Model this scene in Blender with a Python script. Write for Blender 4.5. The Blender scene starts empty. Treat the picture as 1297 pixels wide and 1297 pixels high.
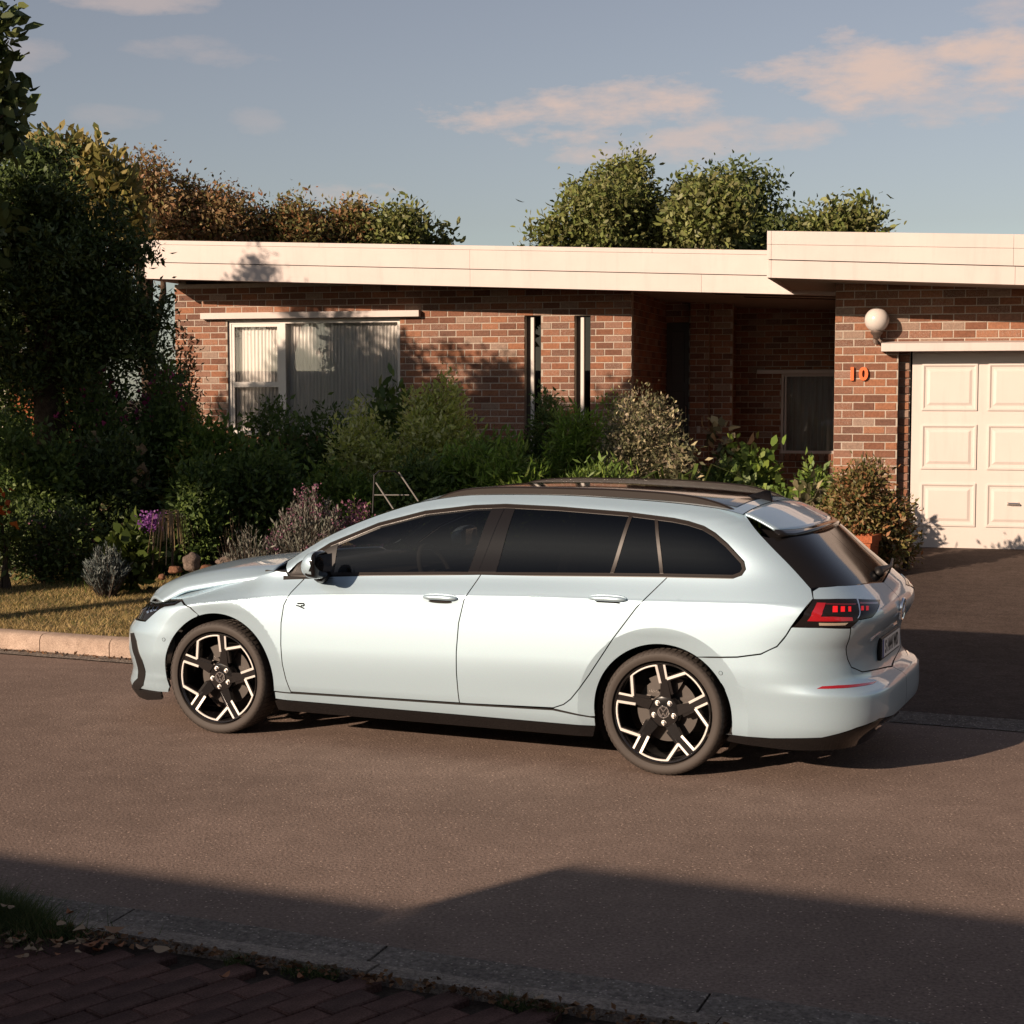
import bpy, bmesh, math, random
import numpy as np
from mathutils import Vector, Matrix
from mathutils.geometry import delaunay_2d_cdt
S = bpy.context.scene
COL = S.collection
R = random.Random(11)
NR = np.random.default_rng(5)

# ------------------------------------------------------------------ camera
cam_d = bpy.data.cameras.new('camera')
cam_d.sensor_width = 36.0
cam_d.lens = 2100.0 / 1297.0 * 36.0
cam_d.clip_end = 2000.0
cam = bpy.data.objects.new('camera', cam_d)
COL.objects.link(cam)
CAMZ = 1.956
PITCH = 0.0706
cam.location = (0, 0, CAMZ)
cam.rotation_euler = (math.pi / 2 - PITCH, 0, 0)
S.camera = cam

# ------------------------------------------------------------------ sun, sky, exposure
SUN_EL = math.radians(18.5)
SUN_PHI = math.radians(47.0)          # the light travels towards +Y, turned this much towards +X
sun_d = bpy.data.lights.new('sun', 'SUN')
sun_d.energy = 5.0
sun_d.angle = math.radians(0.53)
sun_d.color = (1.0, 0.77, 0.585)
sun = bpy.data.objects.new('sun', sun_d)
COL.objects.link(sun)
Ldir = Vector((math.sin(SUN_PHI) * math.cos(SUN_EL), math.cos(SUN_PHI) * math.cos(SUN_EL), -math.sin(SUN_EL)))
sun.rotation_euler = Ldir.to_track_quat('-Z', 'Y').to_euler()
sun.location = (-20, -20, 30)

world = bpy.data.worlds.new('World')
S.world = world
world.use_nodes = True
wn = world.node_tree
wn.nodes.clear()
def N(t, typ, **kw):
    n = t.nodes.new(typ)
    for k, v in kw.items():
        setattr(n, k, v)
    return n
wout = N(wn, 'ShaderNodeOutputWorld')
wbg = N(wn, 'ShaderNodeBackground')
wbg.inputs['Strength'].default_value = 0.05
sky = N(wn, 'ShaderNodeTexSky', sky_type='NISHITA')
sky.sun_disc = False
sky.sun_elevation = SUN_EL
sky.sun_rotation = math.atan2(-Ldir.x, -Ldir.y)
sky.air_density = 1.0
sky.dust_density = .7
sky.ozone_density = 1.0
hsv = N(wn, 'ShaderNodeHueSaturation')
hsv.inputs['Saturation'].default_value = 0.56
hsv.inputs['Hue'].default_value = 0.522
hsv.inputs['Value'].default_value = 1.08
wn.links.new(sky.outputs[0], hsv.inputs['Color'])
# clouds: soft banks at their own directions plus scattered wisps, all round the sky
tc = N(wn, 'ShaderNodeTexCoord')
sep = N(wn, 'ShaderNodeSeparateXYZ')
wn.links.new(tc.outputs['Generated'], sep.inputs[0])
def M(t, op, a, b=None, c=None, clamp=False):
    n = N(t, 'ShaderNodeMath', operation=op)
    n.use_clamp = clamp
    for i, v in enumerate((a, b, c)):
        if v is None:
            continue
        if isinstance(v, (int, float)):
            n.inputs[i].default_value = v
        else:
            t.links.new(v, n.inputs[i])
    return n.outputs[0]
az = M(wn, 'ARCTAN2', sep.outputs['X'], sep.outputs['Y'])
el = M(wn, 'ARCSINE', sep.outputs['Z'])
mp = N(wn, 'ShaderNodeMapping')
mp.inputs['Scale'].default_value = (15, 15, 44)
wn.links.new(tc.outputs['Generated'], mp.inputs[0])
nz = N(wn, 'ShaderNodeTexNoise')
nz.inputs['Scale'].default_value = 1.0
nz.inputs['Detail'].default_value = 7.0
nz.inputs['Roughness'].default_value = 0.62
wn.links.new(mp.outputs[0], nz.inputs['Vector'])
nfac = nz.outputs['Fac']
def bank(a0, e0, ra, re, amp):
    da = M(wn, 'DIVIDE', M(wn, 'SUBTRACT', az, a0), ra)
    de = M(wn, 'DIVIDE', M(wn, 'SUBTRACT', el, e0), re)
    r2 = M(wn, 'ADD', M(wn, 'MULTIPLY', da, da), M(wn, 'MULTIPLY', de, de))
    m = M(wn, 'SUBTRACT', 1.0, r2)
    m = M(wn, 'ADD', m, M(wn, 'MULTIPLY', M(wn, 'SUBTRACT', nfac, 0.50), 5.6))
    m = M(wn, 'SMOOTH_MIN', M(wn, 'MULTIPLY', M(wn, 'MAXIMUM', m, 0.0), 0.80), 1.0, 0.5, clamp=True)
    m = M(wn, 'MULTIPLY', m, M(wn, 'GREATER_THAN', M(wn, 'SUBTRACT', 3.2, r2), 0.0))
    return M(wn, 'MULTIPLY', m, amp)
def pxdir(px, py):
    u = (px - 648.5) / 2100.0
    v = -(py - 648.5) / 2100.0
    d = Vector((u, math.cos(PITCH) + math.sin(PITCH) * v, -math.sin(PITCH) + math.cos(PITCH) * v)).normalized()
    return math.atan2(d.x, d.y), math.asin(d.z)
BANKS = [(752, 150, 165, 44, .95), (850, 178, 170, 32, .7), (985, 168, 85, 26, .65), (1110, 95, 150, 46, 1.0), (1250, 85, 120, 60, 1.0),
         (1190, 125, 160, 34, .6), (1275, 15, 60, 18, .5), (435, 242, 80, 22, .5), (255, 62, 95, 18, .26), (150, 148, 60, 16, .16),
         (320, 152, 36, 16, .18), (180, 0, 110, 16, .45), (30, 70, 60, 22, .25), (-300, 100, 220, 50, .7), (-900, 200, 300, 50, .8), (1800, 120, 260, 55, .8),
         (2600, 60, 300, 60, .7)]
acc = None
for (px, py, rx, ry, amp) in BANKS:
    a0, e0 = pxdir(px, py)
    b = bank(a0, e0, rx / 2100.0, ry / 2100.0, amp)
    acc = b if acc is None else M(wn, 'MAXIMUM', acc, b)
mix = N(wn, 'ShaderNodeMix', data_type='RGBA')
wn.links.new(acc, mix.inputs['Factor'])
wn.links.new(hsv.outputs[0], mix.inputs['A'])
mix.inputs['B'].default_value = (9.0, 6.9, 6.0, 1)
CLOUDMIX = mix
wn.links.new(mix.outputs['Result'], wbg.inputs['Color'])
wn.links.new(wbg.outputs[0], wout.inputs[0])

S.view_settings.view_transform = 'Standard'
S.view_settings.look = 'None'
S.view_settings.exposure = 0.62
S.view_settings.gamma = 1.0
S.view_settings.use_curve_mapping = False
S.cycles.max_bounces = 8
S.cycles.transparent_max_bounces = 16

# ------------------------------------------------------------------ frames
TH = 0.404
O = np.array([1.1095, 9.22, 0.0])                     # rear axle of the car on the road
FW = np.array([-math.cos(TH), math.sin(TH), 0.0])     # along the street (car forwards)
LW = np.array([-math.sin(TH), -math.cos(TH), 0.0])    # across the street, towards the camera
ALPHA = math.radians(15)
EX = np.array([math.cos(ALPHA), -math.sin(ALPHA), 0.0])   # along the house front
EY = np.array([math.sin(ALPHA), math.cos(ALPHA), 0.0])    # into the house
H0 = np.array([1.51588, 21.1, 0.0])
def st(x, w, z=0.0):
    """street frame -> world"""
    return O + FW * x + LW * w + np.array([0, 0, z])
def hs(s, d, z=0.0):
    """house frame -> world"""
    return H0 + EX * s + EY * d + np.array([0, 0, z])
def at(px, py, Y):
    """world point seen at a photograph pixel, Y metres ahead"""
    u = (px - 648.5) / 2100.0
    v = -(py - 648.5) / 2100.0
    d = np.array([u, math.cos(PITCH) + math.sin(PITCH) * v, -math.sin(PITCH) + math.cos(PITCH) * v])
    return np.array([0, 0, CAMZ]) + d * (Y / d[1])
M_ST = Matrix(((FW[0], LW[0], 0, O[0]), (FW[1], LW[1], 0, O[1]), (0, 0, 1, 0), (0, 0, 0, 1)))
M_HS = Matrix(((EX[0], EY[0], 0, H0[0]), (EX[1], EY[1], 0, H0[1]), (0, 0, 1, 0), (0, 0, 0, 1)))

# ------------------------------------------------------------------ helpers
def tag(o, label=None, cat=None, group=None, kind=None):
    if label: o['label'] = label
    if cat: o['category'] = cat
    if group: o['group'] = group
    if kind: o['kind'] = kind
    return o
def empty(name, mw=None, parent=None):
    o = bpy.data.objects.new(name, None)
    o.empty_display_size = 0.2
    COL.objects.link(o)
    if parent: o.parent = parent
    if mw is not None:
        o.matrix_world = mw if isinstance(mw, Matrix) else Matrix.Translation(Vector(mw))
    return o
def mesh(name, V, F, m=None, smooth=False, normals=None):
    me = bpy.data.meshes.new(name)
    me.from_pydata([tuple(map(float, v)) for v in V], [], [tuple(int(i) for i in f) for f in F])
    if m is not None:
        for mm in (m if isinstance(m, (list, tuple)) else [m]):
            me.materials.append(mm)
    if smooth:
        me.polygons.foreach_set('use_smooth', [True] * len(me.polygons))
    me.update()
    if normals is not None:
        me.normals_split_custom_set_from_vertices([tuple(map(float, n)) for n in normals])
    return me
def link(name, me, parent=None, mw=None):
    o = bpy.data.objects.new(name, me)
    COL.objects.link(o)
    if parent: o.parent = parent
    if mw is not None: o.matrix_local = mw
    return o
def fastmesh(name, V, loops_per_face, m, smooth=False):
    """V (n,3); faces are consecutive runs of loops_per_face vertices"""
    V = np.asarray(V, np.float32)
    n = len(V); nf = n // loops_per_face
    me = bpy.data.meshes.new(name)
    me.vertices.add(n); me.vertices.foreach_set('co', V.ravel())
    me.loops.add(n); me.loops.foreach_set('vertex_index', np.arange(n, dtype=np.int32))
    me.polygons.add(nf)
    me.polygons.foreach_set('loop_start', np.arange(0, n, loops_per_face, dtype=np.int32))
    me.polygons.foreach_set('loop_total', np.full(nf, loops_per_face, np.int32))
    if smooth: me.polygons.foreach_set('use_smooth', np.ones(nf, bool))
    if m is not None: me.materials.append(m)
    me.update(calc_edges=True)
    return me
class MB:
    """gathers boxes, prisms and tubes into one mesh"""
    def __init__(s): s.V = []; s.F = []; s.mi = []
    def add(s, V, F, mi=0):
        b = len(s.V); s.V += [tuple(map(float, v)) for v in V]
        s.F += [tuple(i + b for i in f) for f in F]; s.mi += [mi] * len(F); return s
    def box(s, x0, x1, y0, y1, z0, z1, mi=0):
        V = [(x0, y0, z0), (x1, y0, z0), (x1, y1, z0), (x0, y1, z0), (x0, y0, z1), (x1, y0, z1), (x1, y1, z1), (x0, y1, z1)]
        return s.add(V, [(0, 3, 2, 1), (4, 5, 6, 7), (0, 1, 5, 4), (1, 2, 6, 5), (2, 3, 7, 6), (3, 0, 4, 7)], mi)
    def bbox(s, x0, x1, y0, y1, z0, z1, b=.004, mi=0):
        """box with chamfered edges"""
        bm = bmesh.new()
        bmesh.ops.create_cube(bm, size=1)
        for v in bm.verts:
            v.co = ((x0 + x1) / 2 + v.co.x * (x1 - x0), (y0 + y1) / 2 + v.co.y * (y1 - y0), (z0 + z1) / 2 + v.co.z * (z1 - z0))
        bmesh.ops.bevel(bm, geom=bm.edges[:], offset=b, segments=1, affect='EDGES')
        bm.verts.index_update()
        s.add([v.co[:] for v in bm.verts], [[v.index for v in f.verts] for f in bm.faces], mi)
        bm.free(); return s
    def tube(s, pts, r, n=8, mi=0, caps=True):
        pts = [Vector(p) for p in pts]
        rr = r if isinstance(r, (list, tuple)) else [r] * len(pts)
        V = []; F = []
        up = None
        for i, p in enumerate(pts):
            d = (pts[min(i + 1, len(pts) - 1)] - pts[max(i - 1, 0)]).normalized()
            if up is None:
                up = Vector((0, 0, 1)) if abs(d.z) < .9 else Vector((1, 0, 0))
            a = d.cross(up).normalized(); b = a.cross(d).normalized(); up = b
            for k in range(n):
                t = 2 * math.pi * k / n
                V.append(p + (a * math.cos(t) + b * math.sin(t)) * rr[i])
        for i in range(len(pts) - 1):
            for k in range(n):
                F.append((i * n + k, i * n + (k + 1) % n, (i + 1) * n + (k + 1) % n, (i + 1) * n + k))
        if caps:
            F.append(tuple(range(n - 1, -1, -1))); F.append(tuple((len(pts) - 1) * n + k for k in range(n)))
        return s.add(V, F, mi)
    def prism(s, poly, a, b, axis=1, mi=0):
        """2-D polygon extruded along an axis from a to b"""
        n = len(poly)
        def p3(p, t):
            q = list(p); q.insert(axis, t); return q
        V = [p3(p, a) for p in poly] + [p3(p, b) for p in poly]
        F = [tuple(range(n)), tuple(range(2 * n - 1, n - 1, -1))] + [(i, i + n, (i + 1) % n + n, (i + 1) % n) for i in range(n)]
        return s.add(V, F, mi)
    def lathe(s, prof, n=48, axis='y', c=(0, 0, 0), mi=0):
        """profile of (r, h); h along the axis"""
        V = []; F = []
        for (r, h) in prof:
            for k in range(n):
                t = 2 * math.pi * k / n
                a, b = r * math.cos(t), r * math.sin(t)
                V.append({'y': (c[0] + a, c[1] + h, c[2] + b), 'z': (c[0] + a, c[1] + b, c[2] + h), 'x': (c[0] + h, c[1] + a, c[2] + b)}[axis])
        for i in range(len(prof) - 1):
            for k in range(n):
                F.append((i * n + k, (i + 1) * n + k, (i + 1) * n + (k + 1) % n, i * n + (k + 1) % n))
        return s.add(V, F, mi)
    def build(s, name, m, parent=None, smooth=False, mw=None, angle=None, fix=True):
        me = mesh(name, s.V, s.F, m)
        if any(s.mi): me.polygons.foreach_set('material_index', s.mi)
        if fix:
            bm = bmesh.new(); bm.from_mesh(me)
            bmesh.ops.recalc_face_normals(bm, faces=bm.faces[:])
            bm.to_mesh(me); bm.free()
        if smooth or angle:
            me.polygons.foreach_set('use_smooth', [True] * len(me.polygons))
            if angle: me.set_sharp_from_angle(angle=math.radians(angle))
        return link(name, me, parent, mw)

# ------------------------------------------------------------------ materials
def newmat(name):
    m = bpy.data.materials.new(name); m.use_nodes = True
    t = m.node_tree; b = t.nodes['Principled BSDF']
    return m, t, b
def setc(b, k, v):
    b.inputs[k].default_value = (*v, 1.0) if isinstance(v, (tuple, list)) and len(v) == 3 else v
def plain(name, c, rough=.6, metal=0.0, spec=.5, coat=0.0, coat_rough=.03):
    m, t, b = newmat(name)
    setc(b, 'Base Color', c); setc(b, 'Roughness', rough); setc(b, 'Metallic', metal)
    setc(b, 'Specular IOR Level', spec); setc(b, 'Coat Weight', coat); setc(b, 'Coat Roughness', coat_rough)
    return m
def ramp(t, fac, stops, interp='LINEAR'):
    n = N(t, 'ShaderNodeValToRGB'); n.color_ramp.interpolation = interp
    e = n.color_ramp.elements
    while len(e) < len(stops): e.new(.5)
    for i, (p, c) in enumerate(stops):
        e[i].position = p; e[i].color = (*c, 1) if len(c) == 3 else c
    t.links.new(fac, n.inputs[0]); return n.outputs[0]
def noise(t, scale, detail=4, rough=.55, coord='Object', vec=None):
    if vec is None:
        c = N(t, 'ShaderNodeTexCoord'); vec = c.outputs[coord]
    n = N(t, 'ShaderNodeTexNoise'); n.inputs['Scale'].default_value = scale
    n.inputs['Detail'].default_value = detail; n.inputs['Roughness'].default_value = rough
    t.links.new(vec, n.inputs['Vector']); return n.outputs['Fac']
def bump(t, b, h, strength=.3, dist=.01):
    n = N(t, 'ShaderNodeBump'); n.inputs['Strength'].default_value = strength; n.inputs['Distance'].default_value = dist
    t.links.new(h, n.inputs['Height']); t.links.new(n.outputs[0], b.inputs['Normal'])
def mixc(t, f, a, b_, mode='MIX'):
    n = N(t, 'ShaderNodeMix', data_type='RGBA', blend_type=mode)
    for k, v in (('Factor', f), ('A', a), ('B', b_)):
        if isinstance(v, (int, float)): n.inputs[k].default_value = v
        elif isinstance(v, tuple): n.inputs[k].default_value = (*v, 1) if len(v) == 3 else v
        else: t.links.new(v, n.inputs[k])
    return n.outputs['Result']
KA = .72          # the photograph is exposed a little up; surfaces keep their real-world values
def grainy(name, c1, c2, scale=30, rough=.85, bumps=.3, dist=.004, fine=300, speck=None, big=None, coord='Object'):
    m, t, b = newmat(name)
    a = ramp(t, noise(t, scale, 5, .6, coord), [(.3, c1), (.7, c2)])
    f = noise(t, fine, 3, .7, coord)
    a = mixc(t, .6, a, ramp(t, f, [(.3, (.35, .35, .35)), (.7, (1.62, 1.62, 1.62))]), 'MULTIPLY')
    if big:
        g = noise(t, big, 3, .5, coord)
        a = mixc(t, .7, a, ramp(t, g, [(.3, (.78, .78, .78)), (.7, (1.2, 1.2, 1.2))]), 'MULTIPLY')
    if speck:
        vc = N(t, 'ShaderNodeTexCoord'); vo = N(t, 'ShaderNodeTexVoronoi'); vo.inputs['Scale'].default_value = speck[0]
        t.links.new(vc.outputs[coord], vo.inputs['Vector'])
        sm = ramp(t, vo.outputs['Distance'], [(speck[1], (1, 1, 1)), (speck[1] + .06, (0, 0, 0))])
        wn_ = N(t, 'ShaderNodeTexWhiteNoise'); t.links.new(vo.outputs['Position'], wn_.inputs['Vector'])
        sel = ramp(t, wn_.outputs['Value'], [(speck[3], (0, 0, 0)), (speck[3] + .02, (1, 1, 1))])
        a = mixc(t, mixc(t, 1.0, sm, sel, 'MULTIPLY'), a, speck[2])
    a = mixc(t, 1.0, a, (KA, KA, KA), 'MULTIPLY')
    t.links.new(a, b.inputs['Base Color']); setc(b, 'Roughness', rough)
    setc(b, 'Specular IOR Level', .08)
    bump(t, b, f, bumps, dist)
    return m
def leafmat(name, cols, rough=.5, trans=.25, spec=.3):
    """cols: colours picked per leaf"""
    m, t, b = newmat(name)
    g = N(t, 'ShaderNodeNewGeometry')
    st_ = [(i / max(1, len(cols)), c) for i, c in enumerate(cols)]
    c = ramp(t, g.outputs['Random Per Island'], st_, 'CONSTANT')
    n = noise(t, 1.7, 2, .5)
    c = mixc(t, .8, c, ramp(t, n, [(.3, (.65, .65, .65)), (.7, (1.25, 1.25, 1.25))]), 'MULTIPLY')
    t.links.new(c, b.inputs['Base Color']); setc(b, 'Roughness', rough); setc(b, 'Specular IOR Level', spec)
    tr = N(t, 'ShaderNodeBsdfTranslucent'); t.links.new(c, tr.inputs['Color'])
    mx = N(t, 'ShaderNodeMixShader'); mx.inputs[0].default_value = trans
    out = t.nodes['Material Output']
    t.links.new(b.outputs[0], mx.inputs[1]); t.links.new(tr.outputs[0], mx.inputs[2]); t.links.new(mx.outputs[0], out.inputs[0])
    return m
def glassmat(name, tint, rough=.01, mixf=.5):
    """dark tinted pane: see-through tint under a fresnel sheen"""
    m = bpy.data.materials.new(name); m.use_nodes = True
    t = m.node_tree; t.nodes.clear()
    o = N(t, 'ShaderNodeOutputMaterial'); tr = N(t, 'ShaderNodeBsdfTransparent'); gl = N(t, 'ShaderNodeBsdfGlossy')
    tr.inputs[0].default_value = (*tint, 1); gl.inputs['Roughness'].default_value = rough
    fr = N(t, 'ShaderNodeFresnel'); fr.inputs[0].default_value = 1.52
    mx = N(t, 'ShaderNodeMixShader')
    t.links.new(fr.outputs[0], mx.inputs[0]); t.links.new(tr.outputs[0], mx.inputs[1]); t.links.new(gl.outputs[0], mx.inputs[2])
    t.links.new(mx.outputs[0], o.inputs[0])
    return m

m_asphalt = grainy('asphalt', (.245, .180, .148), (.305, .226, .186), 5, .9, .7, .008, 68, (56, .20, (.66, .50, .40), .80), .55)
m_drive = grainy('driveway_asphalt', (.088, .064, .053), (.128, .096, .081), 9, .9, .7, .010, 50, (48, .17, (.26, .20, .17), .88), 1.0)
m_concrete = grainy('concrete', (.24, .20, .17), (.40, .34, .29), 20, .9, .9, .010, 80, (70, .14, (.5, .44, .38), .8), 2.0)
m_gutter = grainy('gutter_concrete', (.17, .145, .125), (.33, .285, .245), 26, .92, 1.0, .012, 60, (55, .22, (.56, .48, .41), .55), 2.0)
m_kerb = grainy('kerb_concrete', (.40, .30, .235), (.52, .40, .32), 10, .9, .4, .004, 150, None, 2.5)
m_soil = grainy('soil', (.032, .022, .016), (.07, .048, .034), 14, .95, .8, .01, 90, None, 1.0)
m_lawnsoil = grainy('lawn_soil', (.17, .13, .065), (.28, .22, .11), 6, .95, .5, .01, 70, None, .8)
m_sand = grainy('joint_sand', (.05, .038, .03), (.09, .07, .055), 20, .95, .6, .006, 120)
m_farland = grainy('far_ground', (.06, .05, .03), (.10, .085, .05), .5, .95, .2, .01, 20)
def painted(name, c, rough=.5, vary=.06):
    m, t, b = newmat(name)
    n = noise(t, 2.2, 6, .6)
    cn = N(t, 'ShaderNodeTexCoord'); mp2 = N(t, 'ShaderNodeMapping'); mp2.inputs['Scale'].default_value = (5, 5, .5)
    t.links.new(cn.outputs['Object'], mp2.inputs[0])
    stn = noise(t, 2.0, 5, .65, vec=mp2.outputs[0])
    c = mixc(t, ramp(t, stn, [(.52, (0, 0, 0)), (.75, (.30, .30, .30))]), c, tuple(v * .72 for v in c))
    t.links.new(mixc(t, 1.0, c, ramp(t, n, [(.3, ((1 - vary) * KA,) * 3), (.7, ((1 + vary * .5) * KA,) * 3)]), 'MULTIPLY'), b.inputs['Base Color'])
    setc(b, 'Roughness', rough); setc(b, 'Specular IOR Level', .3)
    bump(t, b, noise(t, 60, 3), .05, .001)
    return m
m_white = painted('white_paint', (.725, .640, .600), .55)
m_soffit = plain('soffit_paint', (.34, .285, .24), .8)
m_alu = plain('window_frame_paint', (.55, .52, .48), .4)
m_mortar = grainy('mortar', (.46, .39, .32), (.58, .50, .42), 20, .95, .5, .004, 200)
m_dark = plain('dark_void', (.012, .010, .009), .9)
m_timber = plain('dark_timber', (.05, .028, .018), .5)
m_roofing = grainy('roofing_felt', (.10, .09, .08), (.15, .135, .12), 6, .9, .3, .004, 80)
def brickmat(name, obj_random):
    m, t, b = newmat(name)
    if obj_random:
        g = N(t, 'ShaderNodeObjectInfo'); rnd = g.outputs['Random']
    else:
        g = N(t, 'ShaderNodeNewGeometry'); rnd = g.outputs['Random Per Island']
    base = ramp(t, rnd, [(0, (0.289, 0.124, 0.071)), (.16, (0.234, 0.103, 0.062)), (.30, (0.331, 0.147, 0.083)), (.42, (0.192, 0.090, 0.059)),
                         (.54, (0.266, 0.117, 0.069)), (.66, (0.359, 0.157, 0.085)), (.76, (0.174, 0.087, 0.061)), (.86, (0.335, 0.228, 0.172)), (.94, (0.302, 0.160, 0.111))], 'CONSTANT')
    tcd = N(t, 'ShaderNodeTexCoord')
    ng = N(t, 'ShaderNodeNewGeometry')
    n1 = noise(t, 38, 4, .7, vec=ng.outputs['Position'])
    n2 = noise(t, 170, 3, .7, vec=ng.outputs['Position'])
    c = mixc(t, .7, base, ramp(t, n1, [(.3, (.62, .62, .62)), (.7, (1.3, 1.3, 1.3))]), 'MULTIPLY')
    r2 = M(t, 'FRACT', M(t, 'MULTIPLY', rnd, 17.3))
    # lime bloom on some bricks
    fl = M(t, 'MULTIPLY', ramp(t, n2, [(.5, (0, 0, 0)), (.62, (1, 1, 1))]), M(t, 'MULTIPLY', ramp(t, r2, [(.35, (.05, .05, .05)), (.95, (1, 1, 1))]), .8))
    c = mixc(t, fl, c, (.46, .37, .31))
    c = mixc(t, 1.0, c, (KA, KA, KA), 'MULTIPLY')
    t.links.new(c, b.inputs['Base Color']); setc(b, 'Roughness', .88); setc(b, 'Specular IOR Level', .25)
    bump(t, b, n2, .7, .004)
    return m
m_brick = brickmat('brick_face', True)
m_brick_s = brickmat('brick_face_joined', False)
# ================================================================== THE SETTING
def sheet(name, fn, us, ws, m, kind='structure', zoff=0.0):
    V = []; F = []
    nu, nw = len(us), len(ws)
    for u in us:
        for w in ws:
            p = fn(u, w); V.append((p[0], p[1], p[2] + zoff))
    for i in range(nu - 1):
        for j in range(nw - 1):
            F.append((i * nw + j, (i + 1) * nw + j, (i + 1) * nw + j + 1, i * nw + j + 1))
    me = mesh(name, V, F, m, smooth=True)
    bm = bmesh.new(); bm.from_mesh(me); bmesh.ops.recalc_face_normals(bm, faces=bm.faces[:])
    if sum(f.normal.z for f in bm.faces) < 0: bmesh.ops.reverse_faces(bm, faces=bm.faces[:])
    bm.to_mesh(me); bm.free()
    return tag(link(name, me), kind=kind)
def garden_z(w):
    t = max(0.0, min(1.0, (-w - 3.2) / 7.5)); t = t * t * (3 - 2 * t)
    return .135 + .035 * max(0, min(1, (-w - 1.3) / 2)) + .42 * t
def wof(p): return float((np.asarray(p) - O) @ LW)
def xof(p): return float((np.asarray(p) - O) @ FW)
DRX = 1.55        # left edge of the driveway (street frame)
NEAR = 3.78
lin = lambda a, b, n: list(np.linspace(a, b, n))
sheet('ground', lambda x, y: (x, y, -.25), lin(-400, 400, 9), lin(-300, 600, 9), m_farland)
sheet('road', lambda x, w: st(x, w, 0), lin(-60, 70, 27), lin(-1.0, NEAR, 5), m_asphalt)
sheet('gutter', lambda x, w: st(x, w, .004 + .012 * max(0, (-w - .98) / .14)), lin(DRX + .2, 70, 30), lin(-1.0, -1.13, 3), m_gutter)
def drive_z(w): return .03 * min(1, max(0, (-1.0 - w) / .25)) + .265 * max(0, min(1, (-w - 1.25) / 7.9))
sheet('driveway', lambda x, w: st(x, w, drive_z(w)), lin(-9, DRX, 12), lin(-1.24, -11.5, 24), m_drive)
sheet('driveway_apron', lambda x, w: st(x, w, .004 + .9 * drive_z(w)), lin(-60, DRX + .2, 20), lin(-1.0, -1.235, 3), m_gutter)
sheet('far_verge', lambda x, w: st(x, w, drive_z(w) - .01), lin(-60, -9, 8), lin(-1.235, -60, 8), m_farland)
sheet('lawn', lambda x, w: st(x, w, garden_z(w)), lin(DRX, 40, 60), lin(-1.28, -4.3, 12), m_lawnsoil)
sheet('garden_bed', lambda x, w: st(x, w, garden_z(w) + .0), lin(DRX, 40, 40), lin(-4.3, -14.0, 20), m_soil)
sheet('back_yard', lambda x, w: st(x, w, .4), lin(-30, 60, 8), lin(-14.0, -80, 8), m_farland)

# far kerb: stones of their own
kerb = empty('kerb', st(4, -1.2)); tag(kerb, 'weathered pale concrete kerb in front of the dry lawn', 'kerb')
kx = [DRX + .1]
xs_known = [4.95, 5.60]
x = DRX + .2
edges = [x]
while x < 14:
    x += R.uniform(.58, .68); edges.append(x)
def kerbprof(): return [(-1.13, -.1), (-1.13, .10), (-1.145, .128), (-1.17, .142), (-1.27, .145), (-1.28, -.1)]
kinv = kerb.matrix_world.inverted()
for i in range(len(edges) - 1):
    mb = MB(); j = R.uniform(-.006, .006); k = R.uniform(-.006, .006)
    poly = [(w + j, z + k) for w, z in kerbprof()]
    mb.prism(poly, edges[i] + .004, edges[i + 1] - .004, axis=0)
    o = mb.build('kerb_stone', m_kerb, kerb, angle=50); o.matrix_world = M_ST
mb = MB(); mb.prism([(w, z) for w, z in kerbprof()], 14.02, 70, axis=0)
o = mb.build('kerb_run', m_kerb, kerb); o.matrix_world = M_ST

# near kerb and gutter, slabs of their own
nk = empty('near_kerb', st(0, 3.9)); tag(nk, 'shaded grey concrete kerb and gutter slabs on the near side of the road', 'kerb')
edges = [-7.0, -5.6, -4.1, -2.55, -1.12, .07, 1.15, 2.45, 3.7, 5.0, 6.3]
for a, b in zip(edges[:-1], edges[1:]):
    mb = MB(); dz = R.uniform(-.004, .004)
    mb.prism([(NEAR + .005, -.1), (NEAR + .005, .006 + dz), (NEAR + .27, -.012 + dz), (NEAR + .27, -.1)], a + .006, b - .006, axis=0)
    o = mb.build('gutter_slab', m_gutter, nk, angle=40); o.matrix_world = M_ST
e2 = [e - .12 for e in edges]
for a, b in zip(e2[:-1], e2[1:]):
    mb = MB(); dz = R.uniform(-.004, .004)
    mb.prism([(NEAR + .273, -.1), (NEAR + .273, .035 + dz), (NEAR + .29, .047 + dz), (NEAR + .385, .05 + dz), (NEAR + .395, -.1)], a + .004, b - .004, axis=0)
    o = mb.build('kerb_stone', m_concrete, nk, angle=40); o.matrix_world = M_ST
sheet('near_verge', lambda x, w: st(x, w, .012), lin(-60, 60, 10), lin(NEAR + .39, 60, 10), m_sand)
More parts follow.
